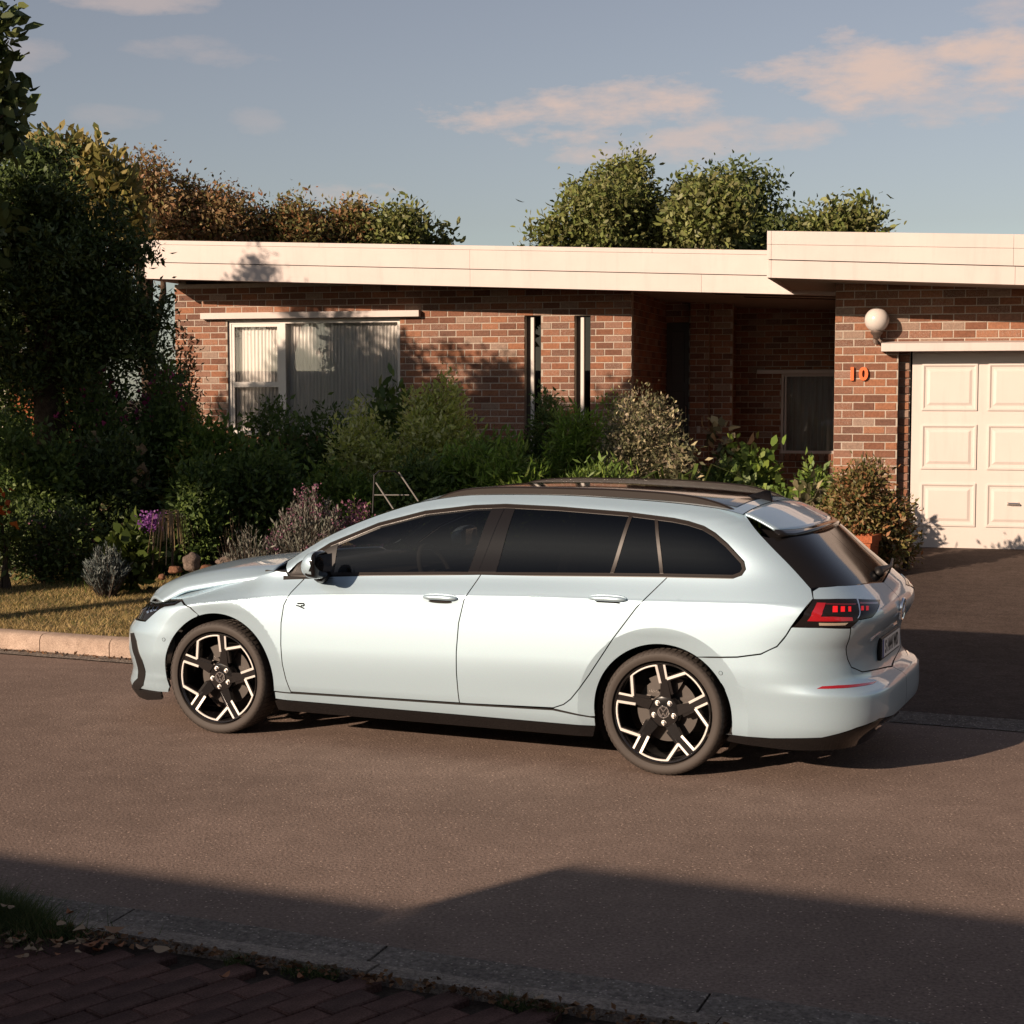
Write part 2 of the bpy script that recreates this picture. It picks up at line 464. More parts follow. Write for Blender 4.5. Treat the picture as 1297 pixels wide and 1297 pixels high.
# brick pavers, each its own brick
m_paver = grainy('paver_clay', (.105, .062, .052), (.17, .10, .085), 9, .9, .5, .005, 120, None, 3.0, 'Object')
def tinted(m, lo, hi):
    t = m.node_tree; b = t.nodes['Principled BSDF']
    g = N(t, 'ShaderNodeObjectInfo'); l = b.inputs['Base Color'].links[0]; src = l.from_socket
    c = mixc(t, 1.0, src, ramp(t, g.outputs['Random'], [(0, lo), (1, hi)]), 'MULTIPLY'); t.links.new(c, b.inputs['Base Color'])
tinted(m_paver, (.75, .76, .78), (1.2, 1.12, 1.08))
pav = empty('pavement', st(1, 5)); tag(pav, kind='structure')
pm = MB().bbox(-.0985, .0985, -.0485, .0485, -.05, 0, .005)
pm2 = mesh('paver', pm.V, pm.F, m_paver)
A47 = math.radians(47)
pc = []
for i in range(-40, 41):
    for j in range(-60, 61):
        u = (i + .5 * (j % 2)) * .201; v = j * .101
        c0 = st(.6, 4.9)
        q = np.array([c0[0] + u * math.cos(A47) - v * math.sin(A47), c0[1] + u * math.sin(A47) + v * math.cos(A47), 0])
        w = wof(q); x_ = xof(q)
        if w < NEAR + .50 - .11 * abs(math.sin(9 * x_)) * 0 or w > NEAR + 3: continue
        d = np.linalg.norm(q[:2] - np.array([-.6, 4.9]))
        pc.append((d, q))
pc.sort(key=lambda a: a[0])
stuff = MB()
def inview(q):
    Y = q[1]; return Y > 3.2 and abs(q[0] / Y) < .36 and 648.5 + 2100 * (1.956 - .07 * Y) / Y < 1400
pc.sort(key=lambda a: (not inview(a[1]), a[0]))
for n, (d, q) in enumerate(pc[:1800]):
    z = .042 + R.uniform(-.004, .004)
    mw = Matrix.Translation((q[0], q[1], z)) @ Matrix.Rotation(A47 + R.uniform(-.012, .012), 4, 'Z') @ Matrix.Rotation(R.uniform(-.012, .012), 4, 'X') @ Matrix.Rotation(R.uniform(-.008, .008), 4, 'Y')
    if n < 300:
        o = link('brick_paver', pm2, pav); o.matrix_world = mw
    else:
        stuff.add([mw @ Vector(v) for v in pm.V], pm.F)
o = stuff.build('brick_pavers', m_paver, pav); o['kind'] = 'stuff'; o.matrix_world = Matrix()
# ================================================================== HOUSE AND GARAGE
house = empty('house', M_HS); tag(house, 'low brick house with a wide white flat-roof fascia behind the garden', 'house')
garage = empty('garage', M_HS); tag(garage, 'brick garage wing with white panelled door and number 10', 'garage')
BH, BL = .086, .232
bmb = MB()
# brick: front face proud, chamfered; x length 1 (scaled), y 0 (back) .. -.012 front, z height .076
def brick_vf(l):
    c = .005; h = .076; f = -.016; b = .03
    V = [(0, b, 0), (l, b, 0), (l, b, h), (0, b, h), (0, f + c, 0), (l, f + c, 0), (l, f + c, h), (0, f + c, h),
         (c, f, c), (l - c, f, c), (l - c, f, h - c), (c, f, h - c)]
    F = [(8, 9, 10, 11), (4, 5, 9, 8), (5, 6, 10, 9), (6, 7, 11, 10), (7, 4, 8, 11), (0, 1, 5, 4), (1, 2, 6, 5), (2, 3, 7, 6), (3, 0, 4, 7)]
    return V, F
bcache = {}
def brick_mesh(l):
    k = round(l, 2)
    if k not in bcache:
        V, F = brick_vf(k); bcache[k] = mesh('brick', V, F, m_brick)
    return bcache[k], k
NB = {'house': 0, 'garage': 0}
def brick_wall(parent, key, s0, s1, d, z0, z1, holes, priority=None, mat_core=None, thick=.11, front=-1):
    """wall face at d (facing the street): a mortar core with openings and its bricks"""
    # mortar core split round the holes by courses of strips
    ss = sorted(set([s0, s1] + [h[0] for h in holes] + [h[1] for h in holes])); zs = sorted(set([z0, z1] + [h[2] for h in holes] + [h[3] for h in holes]))
    ss = [s for s in ss if s0 <= s <= s1]; zs = [z for z in zs if z0 <= z <= z1]
    core = MB()
    def inh(s, z): return any(h[0] < s < h[1] and h[2] < z < h[3] for h in holes)
    for a, b in zip(ss[:-1], ss[1:]):
        for c, e in zip(zs[:-1], zs[1:]):
            if not inh((a + b) / 2, (c + e) / 2): core.box(a, b, d - .0115, d + thick, c, e)
    w = core.build('brick_wall', m_mortar, parent)
    st_ = MB(); nc = int((z1 - z0) / BH)
    for c in range(nc):
        z = z0 + c * BH + .005; zm = z + .038
        segs = [(s0, s1)]
        for h in holes:
            if h[2] < zm < h[3]:
                ns = []
                for a, b in segs:
                    if h[0] > a + .01: ns.append((a, min(b, h[0])))
                    if h[1] < b - .01: ns.append((max(a, h[1]), b))
                    if h[1] <= a or h[0] >= b: ns.append((a, b))
                segs = [q for q in dict.fromkeys(ns) if q[1] - q[0] > .03]
        off = (c % 2) * BL / 2
        k = math.floor((s0 - off) / BL) - 1
        while True:
            a = k * BL + off; k += 1
            if a > s1: break
            for (p, q) in segs:
                x0 = max(a + .005, p); x1 = min(a + BL - .005, q)
                if x1 - x0 < .035: continue
                dd = d + R.uniform(-.002, .002)
                if priority and priority((x0 + x1) / 2, zm) and NB[key] < 299:
                    me, l = brick_mesh(x1 - x0)
                    o = link('brick', me, w, Matrix.Translation((x0, dd, z)) @ Matrix.Diagonal(((x1 - x0) / l, 1, 1, 1))); NB[key] += 1
                else:
                    V, F = brick_vf(x1 - x0); st_.add([(v[0] + x0, v[1] + dd, v[2] + z) for v in V], F)
    if st_.V:
        o = st_.build('bricks', m_brick_s, w, fix=False); o['kind'] = 'stuff'
    return w
def side_wall(parent, s, d0, d1, z0, z1, face):
    """wall running back from the street; face = -1 bricks on its left, +1 on its right"""
    MB().box(s - .05, s + .05, d0, d1, z0, z1).build('side_wall', m_mortar, parent)
    st_ = MB(); nc = int((z1 - z0) / BH)
    for c in range(nc):
        k = 0; off = (c % 2) * BL / 2
        a = d0 - off
        while a < d1:
            x0 = max(a + .005, d0); x1 = min(a + BL - .005, d1)
            if x1 - x0 > .035:
                V, F = brick_vf(x1 - x0)
                st_.add([(s + face * (.05 + .008 - v[1] - .008), x0 + v[0], z0 + c * BH + .005 + v[2]) for v in V], F)
            a += BL
    o = st_.build('side_bricks', m_brick_s, parent); o['kind'] = 'stuff'
# --- main wall
WIN = (-5.55, -3.09, 1.40, 2.955)
SL1 = (-1.40, -1.18, .9, 2.975); SL2 = (-.74, -.53, .9, 2.965)
brick_wall(house, 'house', -6.32, 0.0, 0.0, .30, 3.45, [WIN, SL1, SL2], lambda s, z: s > -3.15 and z > 1.62 and z < 3.2)
side_wall(house, -.053, .112, 2.6, .30, 3.38, 1)
side_wall(house, -6.265, .112, 7.5, .30, 3.6, -1)
# --- entry recess
ED = 2.5
EW = 3.6
WIN2 = (1.52, 2.55, 1.11, 2.255)
DOOR = (.01, .34, .35, 2.98)
brick_wall(house, 'house', -.05, .95, ED, .30, 3.4, [DOOR], None)
brick_wall(house, 'house', .85, 2.75, EW, .30, 3.4, [WIN2], None)
side_wall(house, .80, ED + .112, EW, .30, 3.38, 1)
brick_wall(house, 'house', .38, .64, ED - .14, .30, 3.35, [], None)       # pier by the door
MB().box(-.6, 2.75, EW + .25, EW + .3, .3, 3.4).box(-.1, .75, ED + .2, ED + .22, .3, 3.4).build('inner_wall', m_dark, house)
dr = MB().bbox(DOOR[0], DOOR[1], ED + .05, ED + .09, DOOR[2], DOOR[3], .004)
for z0, z1 in ((.5, 1.1), (1.25, 2.0), (2.12, 2.85)): dr.bbox(DOOR[0] + .07, DOOR[1] - .07, ED + .042, ED + .06, z0, z1, .006)
door = dr.build('front_door', m_timber, house)
m_chrome = plain('brushed_steel', (.75, .72, .68), .25, 1.0)
MB().tube([(.30, ED + .05, 1.60), (.30, ED - .005, 1.61), (.30, ED - .005, 1.79), (.30, ED + .05, 1.80)], .009, 8).build('handle', m_chrome, door)
MB().bbox(.48, .53, ED - .165, ED - .14, 1.42, 1.52, .006).build('doorbell', plain('bell_plate', (.4, .37, .33), .4), house)
# --- windows
m_pane = glassmat('window_pane', (.95, .95, .95))
m_curtain, t_, b_ = newmat('net_curtain')
wv = N(t_, 'ShaderNodeTexNoise'); wv.inputs['Scale'].default_value = 30; mpv = N(t_, 'ShaderNodeMapping'); mpv.inputs['Scale'].default_value = (3, 1, .06)
tcv = N(t_, 'ShaderNodeTexCoord'); t_.links.new(tcv.outputs['Object'], mpv.inputs[0]); t_.links.new(mpv.outputs[0], wv.inputs['Vector'])
t_.links.new(ramp(t_, wv.outputs['Fac'], [(.3, (.60, .57, .53)), (.7, (.80, .77, .72))]), b_.inputs['Base Color']); setc(b_, 'Roughness', .9)
def curtain(parent, s0, s1, d, z0, z1, pitch=.07, amp=.022, gather=0):
    V = []; F = []
    n = int((s1 - s0) / .008); ph = R.uniform(0, 6)
    for i in range(n + 1):
        s = s0 + (s1 - s0) * i / n
        for z in (z0, (z0 + z1) / 2, z1):
            k = 2 * math.pi * s / pitch
            V.append((s, d + amp * math.sin(k + ph + .8 * math.sin(s * 9)) + .006 * math.sin(k * 2.7 + z), z))
    for i in range(n):
        for j in (0, 1): F.append((i * 3 + j, (i + 1) * 3 + j, (i + 1) * 3 + j + 1, i * 3 + j + 1))
    return link('curtain', mesh('curtain', V, F, m_curtain, smooth=True), parent)
def frame(mb, s0, s1, z0, z1, d0, d1, w): 
    mb.box(s0, s1, d0, d1, z0, z0 + w).box(s0, s1, d0, d1, z1 - w, z1).box(s0, s0 + w, d0, d1, z0 + w, z1 - w).box(s1 - w, s1, d0, d1, z0 + w, z1 - w)
w = MB(); frame(w, WIN[0], WIN[1], WIN[2], WIN[3], .02, .08, .045)
w.box(-4.80, -4.72, .018, .082, WIN[2] + .045, WIN[3] - .045)
win = w.build('window', m_alu, house)
sf = MB(); frame(sf, -5.505, -4.802, 2.09, WIN[3] - .046, .028, .06, .04); frame(sf, -5.505, -4.802, WIN[2] + .046, 2.088, .032, .064, .03); sf.build('sash', m_alu, win)
MB().box(-4.715, -3.14, .045, .05, WIN[2] + .05, WIN[3] - .05).build('pane', m_pane, win)
MB().box(-5.46, -4.84, .043, .048, 2.13, WIN[3] - .09).build('pane', m_pane, win)
MB().box(-5.47, -4.83, .047, .052, WIN[2] + .08, 2.06).build('pane', m_pane, win)
curtain(win, -5.5, -3.13, .13, WIN[2], WIN[3] + .02, .05, .012)
MB().box(-5.7, -2.95, .75, .8, 1.2, 3.2).box(-5.7, -5.65, .13, .75, 1.2, 3.2).box(-3.0, -2.95, .13, .75, 1.2, 3.2).build('room', plain('room_wall', (.10, .085, .07), .9), house)
MB().prism([(-.11, 2.975), (-.11, 3.055), (-.01, 3.06), (-.01, 2.975)], -5.9, -2.80, axis=0).build('window_hood', m_white, house)
def slit(S_, nm):
    f = MB().box(S_[0], S_[1], .105, .14, S_[2], S_[3]).build('slit_window', m_timber, house)
    MB().bbox(S_[0] + .068, S_[0] + .112, .045, .104, S_[2], S_[3] - .02, .004).build('frame', m_alu, f)
    MB().box(S_[0] + .113, S_[1] - .002, .088, .092, S_[2], S_[3] - .02).build('pane', glassmat('slit_pane', (.05, .05, .05)), f)
slit(SL1, 0); slit(SL2, 1)
w = MB(); frame(w, WIN2[0], WIN2[1], WIN2[2], WIN2[3], EW + .01, EW + .07, .035)
w.box(WIN2[0] + .05, WIN2[0] + .075, EW + .012, EW + .06, WIN2[2] + .035, WIN2[3] - .035)
win2 = w.build('window', m_white, house)
MB().box(WIN2[0] + .08, WIN2[1] - .036, EW + .035, EW + .04, WIN2[2] + .036, WIN2[3] - .036).build('pane', glassmat('entry_pane', (.72, .72, .72)), win2)
curtain(win2, WIN2[0] + .03, WIN2[1], EW + .12, WIN2[2], WIN2[3], .10, .03)
MB().prism([(EW - .12, 2.26), (EW - .12, 2.315), (EW - .02, 2.325), (EW - .02, 2.26)], 1.18, 2.66, axis=0).build('window_hood', m_white, house)
sillb = empty('window_sill', None, house)
k = 1.50
while k < 2.62:
    mb = MB(); mb.bbox(k, k + .072, EW - .05, EW + .02, 1.00, 1.10, .005); mb.build('sill_brick', m_brick, sillb); k += .083
# --- flat roof, main part:  fascia falls gently to the right
def zt(s): return 3.985 - .0385 * (s + 6.45)
def zb(s): return 3.485 - .0400 * (s + 6.45)
def sloped(mb, s0, s1, d0, d1, f0, f1):
    V = []
    for s in (s0, s1):
        for dd in (d0, d1):
            V += [(s, dd, f0(s)), (s, dd, f1(s))]
    mb.add(V, [(0, 1, 3, 2), (4, 6, 7, 5), (0, 4, 5, 1), (2, 3, 7, 6), (1, 5, 7, 3), (0, 2, 6, 4)])
FD = -.80
roof = MB(); sloped(roof, -6.42, 2.60, FD + .05, 9.0, lambda s: zb(s) + .1, lambda s: zt(s) - .03)
roof = roof.build('roof', m_roofing, house)
mid = lambda s: zb(s) + .215
def fascia(parent, s0, s1, d, lo, hi, joints, nm='fascia_board', t=.03):
    js = [s0] + [j for j in joints if s0 < j < s1] + [s1]
    for a, b in zip(js[:-1], js[1:]):
        mb = MB(); sloped(mb, a + .0015, b - .0015, d, d + t, lo, hi); mb.build(nm, m_white, parent)
fascia(roof, -6.36, 2.602, FD + .012, lambda s: zb(s), lambda s: mid(s) - .005, [-1.9, 1.0])
fascia(roof, -6.40, 2.602, FD, lambda s: mid(s) + .004, lambda s: zt(s) - .055, [-1.9])
fascia(roof, -6.42, 2.602, FD - .008, lambda s: zt(s) - .052, lambda s: zt(s), [-3.9, .4])
mb = MB(); sloped(mb, -6.43, -6.40, FD + .02, 9.0, zb, zt); mb.build('end_fascia', m_white, roof)
sf = MB(); sloped(sf, -6.39, 2.60, FD + .044, 3.7, lambda s: zb(s) + .03, lambda s: zb(s) + .05)
soff = sf.build('soffit', m_soffit, roof)
for (a, b, d0, d1) in ((1.05, 2.58, -.02, .10), (1.35, 2.58, .50, .66)):
    mb = MB(); sloped(mb, a, b, d0, d1, lambda s: zb(s) + .024, lambda s: zb(s) + .034); mb.build('vent_slot', m_dark, soff)
# --- garage
GD = -2.33
GDOOR = (3.375, 6.42, .0, 2.50)
brick_wall(garage, 'garage', 2.70, 9.4, GD, -.02, 3.30, [GDOOR], lambda s, z: s < 4.85)
MB().box(3.375, 3.50, GD + .13, GD + .2, 0, 2.5).build('door_jamb', m_mortar, garage); MB().box(6.34, 6.42, GD + .13, GD + .2, 0, 2.5).build('door_jamb', m_mortar, garage)
jb = MB()
for c in range(29):
    V, F = brick_vf(.112 if c % 2 else .112); jb.add([(v[0] + 3.378, v[1] + GD + .122, v[2] + c * BH - .01) for v in V], F)
o = jb.build('jamb_bricks', m_brick_s, garage); o['kind'] = 'stuff'
side_wall(garage, 2.755, GD + .112, 8.0, -.02, 3.3, -1)
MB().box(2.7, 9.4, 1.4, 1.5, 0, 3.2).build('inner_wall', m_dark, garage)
m_gdoor = painted('door_paint', (.755, .675, .625), .45, .03)
gd = MB().box(3.52, 6.33, GD + .15, GD + .19, .29, 2.47).build('garage_door', m_gdoor, garage)
cols = [(3.625, 4.205), (4.315, 4.895), (5.005, 5.585), (5.695, 6.275)]
rows = [(1.785, 2.29), (1.15, 1.635), (.53, 1.0)]
for (a, b) in cols:
    for (c, e) in rows:
        V = []; F = []
        prof = [(0, 0), (0, -.016), (.018, -.018), (.036, -.004), (.055, -.003), (.085, -.016), (.095, -.016)]
        for (ins, off) in prof:
            V += [(a + ins, GD + .15 + off, c + ins), (b - ins, GD + .15 + off, c + ins), (b - ins, GD + .15 + off, e - ins), (a + ins, GD + .15 + off, e - ins)]
        for i in range(len(prof) - 1):
            for k in range(4): F.append((i * 4 + k, i * 4 + (k + 1) % 4, (i + 1) * 4 + (k + 1) % 4, (i + 1) * 4 + k))
        n = (len(prof) - 1) * 4; F.append((n, n + 1, n + 2, n + 3))
        mb = MB(); mb.add(V, F); mb.build('door_panel', m_gdoor, gd)
hd = MB(); hd.tube([(4.545, GD + .13, .785), (4.55, GD + .085, .79), (4.645, GD + .085, .79), (4.65, GD + .13, .785)], .011, 8)
hd.bbox(4.535, 4.665, GD + .125, GD + .136, .765, .80, .004); hd.build('handle', m_chrome, gd)
MB().prism([(GD - .20, 2.42), (GD - .20, 2.505), (GD - .012, 2.53), (GD - .012, 2.42)], 3.20, 6.6, axis=0).build('door_hood', m_white, garage)
MB().box(3.37, 6.5, GD + .1, GD + .28, .2, .288).box(3.3, 6.6, GD - .18, GD + .1, .2, .272).build('threshold', m_kerb, garage)
def gzt(s): return 3.655 - .0390 * (s - 2.06)
def gzb(s): return 3.175 - .0470 * (s - 2.06)
GF = GD - .95
groof = MB(); sloped(groof, 2.10, 9.6, GF + .04, 8.2, lambda s: gzb(s) + .06, lambda s: gzt(s) - .02); groof = groof.build('roof', m_roofing, garage)
gm = lambda s: gzb(s) + .185
fascia(groof, 2.065, 9.6, GF + .012, gzb, lambda s: gm(s) - .005, [2.10, 4.535, 7.4])
fascia(groof, 2.06, 9.6, GF, lambda s: gm(s) + .004, lambda s: gzt(s) - .14, [2.10, 4.515, 7.4])
fascia(groof, 2.055, 9.6, GF - .006, lambda s: gzt(s) - .137, gzt, [2.10, 4.515, 7.4])
mb = MB(); sloped(mb, 2.052, 2.085, GF + .045, 8.2, gzb, gzt); mb.build('end_fascia', m_white, groof)
mb = MB(); sloped(mb, 2.09, 9.55, GF + .044, GD + .02, lambda s: gzb(s) + .02, lambda s: gzb(s) + .04); sloped(mb, 2.09, 2.68, GD + .021, 6, lambda s: gzb(s) + .02, lambda s: gzb(s) + .04); mb.build('soffit', m_soffit, groof)
# house number
m_orange = plain('orange_enamel', (.62, .12, .025), .45)
def text_mesh(name, body, size, depth, m, parent, mw, bold=.0, squash=1.0):
    cu = bpy.data.curves.new(name, 'FONT'); cu.body = body; cu.size = size; cu.extrude = depth; cu.offset = bold
    cu.align_x = 'CENTER'; cu.align_y = 'CENTER'; cu.resolution_u = 3
    o = bpy.data.objects.new(name, cu); COL.objects.link(o)
    dg = bpy.context.evaluated_depsgraph_get(); me = bpy.data.meshes.new_from_object(o.evaluated_get(dg))
    bpy.data.objects.remove(o); bpy.data.curves.remove(cu)
    me.name = name; me.materials.clear(); me.materials.append(m)
    for v in me.vertices: v.co.x *= squash
    return link(name, me, parent, mw)
RX90 = Matrix.Rotation(math.pi / 2, 4, 'X')
text_mesh('house_number', '1', .19, .014, m_orange, garage, Matrix.Translation((2.89, GD - .036, 2.175)) @ RX90, .008)
text_mesh('house_number', '0', .19, .014, m_orange, garage, Matrix.Translation((3.01, GD - .036, 2.175)) @ RX90, .008)
# globe lamp on the wall
lamp = empty('wall_lamp', M_HS @ Matrix.Translation((3.15, GD, 2.6))); tag(lamp, 'white glass globe wall lamp beside the garage door', 'lamp')
mb = MB(); n = 20
prof = [(.130 * math.sin(math.pi * i / n) + 1e-4, -.130 * math.cos(math.pi * i / n)) for i in range(n + 1)]
mb.lathe(prof, 32, 'z', (0, -.19, .155)); 
m_opal = plain('opal_glass', (.54, .49, .455), .2, spec=.5)
mb.build('globe', m_opal, lamp, smooth=True)
mb = MB(); mb.lathe([(.001, .03), (.055, .03), (.066, .012), (.06, -.005), (.042, -.02), (.036, -.05), (.022, -.062), (.001, -.066)], 24, 'z', (0, -.19, .012))
mb.tube([(0, -.19, -.045), (0, -.17, -.085), (0, -.10, -.09), (0, -.02, -.06)], .014, 10)
mb.lathe([(.001, -.034), (.045, -.034), (.05, -.024), (.05, -.01)], 20, 'y', (0, 0, -.055))
mb.build('bracket', plain('lamp_bracket', (.16, .12, .10), .5, .6), lamp, angle=40)
# --- house across the street (behind the camera): it throws the shade on the road
nb = empty('neighbour_house', M_ST); tag(nb, 'flat roofed house across the street behind the camera', 'house')
NW = 10.4
sh_l = 2.577; sh_h = 2.866
MB().box(3.20, 22, NW + .1, NW + 9, 0, sh_l - .25).box(-16, 3.29, NW + .12, NW + 9, 0, sh_h - .25).build('wall', m_mortar, nb)
MB().box(3.31, 22.5, NW, NW + 9.5, sh_l - .28, sh_l).build('roof', m_white, nb)
MB().box(-16.5, 3.31, NW, NW + 9.5, sh_h - .28, sh_h).build('roof', m_white, nb)
for a in (-12, -8, -2.5, 6, 10, 15):
    MB().box(a, a + 1.8, NW + .07, NW + .3, .8, 1.9).build('window', plain('neighbour_pane', (.03, .035, .04), .05), nb)
# ================================================================== THE CAR
car = empty('parked_car', M_ST); tag(car, 'pale blue estate car with black alloy wheels parked along the far kerb', 'car')
class PCH:
    def __init__(s, pts):
        pts = sorted(pts); s.x = np.array([p[0] for p in pts], float); s.y = np.array([p[1] for p in pts], float)
        h = np.diff(s.x); d = np.diff(s.y) / h; m = np.zeros_like(s.y)
        m[0] = d[0]; m[-1] = d[-1]
        for i in range(1, len(m) - 1):
            m[i] = 0 if d[i - 1] * d[i] <= 0 else (h[i - 1] + h[i]) * 3 / ((2 * h[i] + h[i - 1]) / d[i - 1] + (h[i] + 2 * h[i - 1]) / d[i])
        s.m = m
    def __call__(s, x):
        x = np.clip(np.asarray(x, float), s.x[0], s.x[-1]); i = np.clip(np.searchsorted(s.x, x) - 1, 0, len(s.x) - 2)
        h = s.x[i + 1] - s.x[i]; t = (x - s.x[i]) / h
        return ((1 + 2 * t) * (1 - t) ** 2 * s.y[i] + t * (1 - t) ** 2 * h * s.m[i] + t * t * (3 - 2 * t) * s.y[i + 1] + t * t * (t - 1) * h * s.m[i + 1])
z_crease = PCH([(-1.1, .915), (-.7, .912), (.14, .895), (.69, .888), (1.1, .875), (2.18, .825), (2.7, .765), (3.2, .69), (3.5, .65)])
z_under = PCH([(-1.1, .37), (.6, .36), (1.15, .338), (2.2, .317), (3.5, .30)])
z_belt = PCH([(-1.1, 1.035), (-.35, 1.031), (.02, 1.02), (1.26, .977), (2.24, .93), (2.40, .914), (2.51, .892), (2.78, .843), (3.0, .80), (3.22, .755), (3.5, .70)])
z_roof = PCH([(2.42, .94), (2.314, .997), (2.062, 1.153), (1.735, 1.289), (1.456, 1.368), (1.166, 1.405), (.70, 1.415), (.247, 1.402), (-.18, 1.372), (-.35, 1.340), (-.50, 1.284), (-.62, 1.235)])
x_tail = PCH([(.10, -.93), (.20, -1.0), (.25, -1.05), (.30, -1.085), (.36, -1.092), (.455, -1.088), (.475, -1.070), (.50, -1.015), (.52, -.995), (.56, -.985), (.62, -.980), (.68, -.988), (.76, -1.035),
              (.82, -1.058), (.86, -1.052), (.90, -1.02), (.95, -.965), (.99, -.925), (1.10, -.80), (1.22, -.67), (1.30, -.58), (1.45, -.45)])
x_nose = PCH([(.10, 3.50), (.18, 3.56), (.22, 3.575), (.28, 3.55), (.32, 3.535), (.45, 3.555), (.54, 3.55), (.62, 3.50), (.70, 3.45), (.76, 3.37), (.82, 3.25), (1.0, 3.0)])
RL, RN_, FL, FN = .74, 4.4, .75, 3.2
AF = (2.688, .330); AR = (.006, .312); RA = .368
def pch_knots(z, K, Wk):
    """vectorised pchip through per-point knots K (n,k) values Wk (n,k)"""
    h = np.diff(K, axis=1); d = np.diff(Wk, axis=1) / h
    m = np.zeros_like(Wk); m[:, 0] = d[:, 0]; m[:, -1] = d[:, -1]
    a, b = d[:, :-1], d[:, 1:]
    ok = a * b > 0
    with np.errstate(all='ignore'):
        hm = 3 * (h[:, :-1] + h[:, 1:]) / ((2 * h[:, 1:] + h[:, :-1]) / a + (h[:, 1:] + 2 * h[:, :-1]) / b)
    m[:, 1:-1] = np.where(ok, hm, 0)
    i = np.clip((z[:, None] >= K).sum(1) - 1, 0, K.shape[1] - 2); r = np.arange(len(z))
    hh = h[r, i]; t = np.clip((z - K[r, i]) / hh, -.5, 1.5)
    return ((1 + 2 * t) * (1 - t) ** 2 * Wk[r, i] + t * (1 - t) ** 2 * hh * m[r, i] + t * t * (3 - 2 * t) * Wk[r, i + 1] + t * t * (t - 1) * hh * m[r, i + 1])
def smooth(a, b, x):
    t = np.clip((x - a) / (b - a), 0, 1); return t * t * (3 - 2 * t)
def Wside(x, z):
    x = np.asarray(x, float); z = np.asarray(z, float)
    xc = np.clip(x, -.50, 3.45)
    zc, zu, zb, zr = z_crease(xc), z_under(xc), z_belt(xc), z_roof(xc)
    fr = smooth(2.32, 2.62, xc)
    zr = np.where(xc > 2.30, zb + .10, zr); zr = np.maximum(zr, zb + .06)
    zg = np.maximum(zr - .058, zb + .03)
    wb = .803 - .053 * fr
    gl = .43 * (zg - zb)
    o = np.ones_like(xc)
    lf = smooth(2.5, 3.3, xc)
    K = np.stack([.10 * o, .20 * o, .262 * o, np.maximum(zu, .29), .56 * (zc / .87), zc - .016, zc - .001, zc + .014, np.maximum(zb, zc + .03), np.maximum(zg, zc + .06), np.maximum(zr, zc + .09)], 1)
    wtop = np.where(xc > 2.3, wb - .12, wb - gl - .078)
    Wk = np.stack([.80 * o, .838 * o, .858 * o, .8725 * o, .8930 * o, .8860 * o, .8835 * o, .8735 * o - .012 * fr, wb, wb - gl, wtop], 1)
    w = pch_knots(z, K, Wk)
    w = w * (1 - .020 * smooth(.3, -.9, x) - .006 * smooth(2.2, 3.2, x))
    for (cx, cz) in (AF, AR):
        r = np.hypot(x - cx, z - cz)
        lip = np.clip(1 - (r - RA) / .088, 0, 1.05) * (1 - .75 * smooth(.70, .80, z))
        w = w - .020 * lip * (1 - smooth(.80, .95, z)) 
    # sculpted sill bulge ahead of the rear wheel
    return w
def cornerR(x, z):
    x0 = x_tail(z) + RL
    t = np.clip((x0 - x) / RL, 0, 1); return (1 - t ** RN_) ** (1 / RN_)
def cornerF(x, z):
    x0 = x_nose(z) - FL
    t = np.clip((x - x0) / FL, 0, 1); return (1 - t ** FN) ** (1 / FN)
def Y(x, z): return Wside(x, z) * cornerR(x, z) * cornerF(x, z)
# --- surface in (x,z), and in (q,z) round the tail / nose
def S_side(a, z):
    return np.stack([a, Y(a, z), z], 1)
def S_rear(q, z):
    x0 = x_tail(z) + RL
    ph = np.clip(q, 0, math.pi / 2); c, s = np.cos(ph), np.sin(ph)
    r = (np.abs(c) ** RN_ + np.abs(s) ** RN_) ** (-1 / RN_)
    x = np.where(q > 0, x0 - RL * r * s, x0 - RL * q)
    y = Wside(np.maximum(x, -.5), z) * np.where(q > 0, r * c, 1.0)
    y = np.where(q > 0, y, Y(x, z))
    return np.stack([x, y, z], 1)
def S_front(q, z):
    x0 = x_nose(z) - FL
    ph = np.clip(q, 0, math.pi / 2); c, s = np.cos(ph), np.sin(ph)
    r = (np.abs(c) ** FN + np.abs(s) ** FN) ** (-1 / FN)
    x = np.where(q > 0, x0 + FL * r * s, x0 + FL * q)
    y = np.where(q > 0, Wside(np.minimum(x, 3.45), z) * r * c, Y(x, z))
    return np.stack([x, y, z], 1)
def q_rear(x, y, z):
    x0 = float(x_tail(z)) + RL
    if x >= x0: return (x0 - x) / RL
    return math.atan2((x0 - x) / RL, max(1e-6, y / float(Wside([max(x, -.5)], [z])[0])))
def q_front(x, y, z):
    x0 = float(x_nose(z)) - FL
    if x <= x0: return (x - x0) / FL
    return math.atan2((x - x0) / FL, max(1e-6, y / float(Wside([min(x, 3.45)], [z])[0])))
CF = np.stack([FW, LW, np.array([0, 0, 1.])])       # world -> car axes
def hit(px, py):
    """point of the car side that photograph pixel looks at (car coordinates)"""
    p1 = at(px, py, 5.0); c = np.array([0, 0, CAMZ]); d = (p1 - c) / 5.0
    ts = np.linspace(6.0, 14.0, 3201)
    P = (c[None] + ts[:, None] * d[None] - O[None]) @ CF.T
    zz = np.clip(P[:, 2], .11, 1.43); xx = P[:, 0]
    inside = (xx > x_tail(zz)) & (xx < x_nose(zz)) & (P[:, 1] < Y(xx, zz)) & (P[:, 2] > .1) & (P[:, 2] < 1.43) 
    i = int(np.argmax(inside)) if inside.any() else int(np.argmin(np.abs(P[:, 1] - Y(xx, zz)) + 10 * (P[:, 2] < .1)))
    return P[i]
def XZ(pts): return [(lambda h: (h[0], h[2]))(hit(*p)) for p in pts]
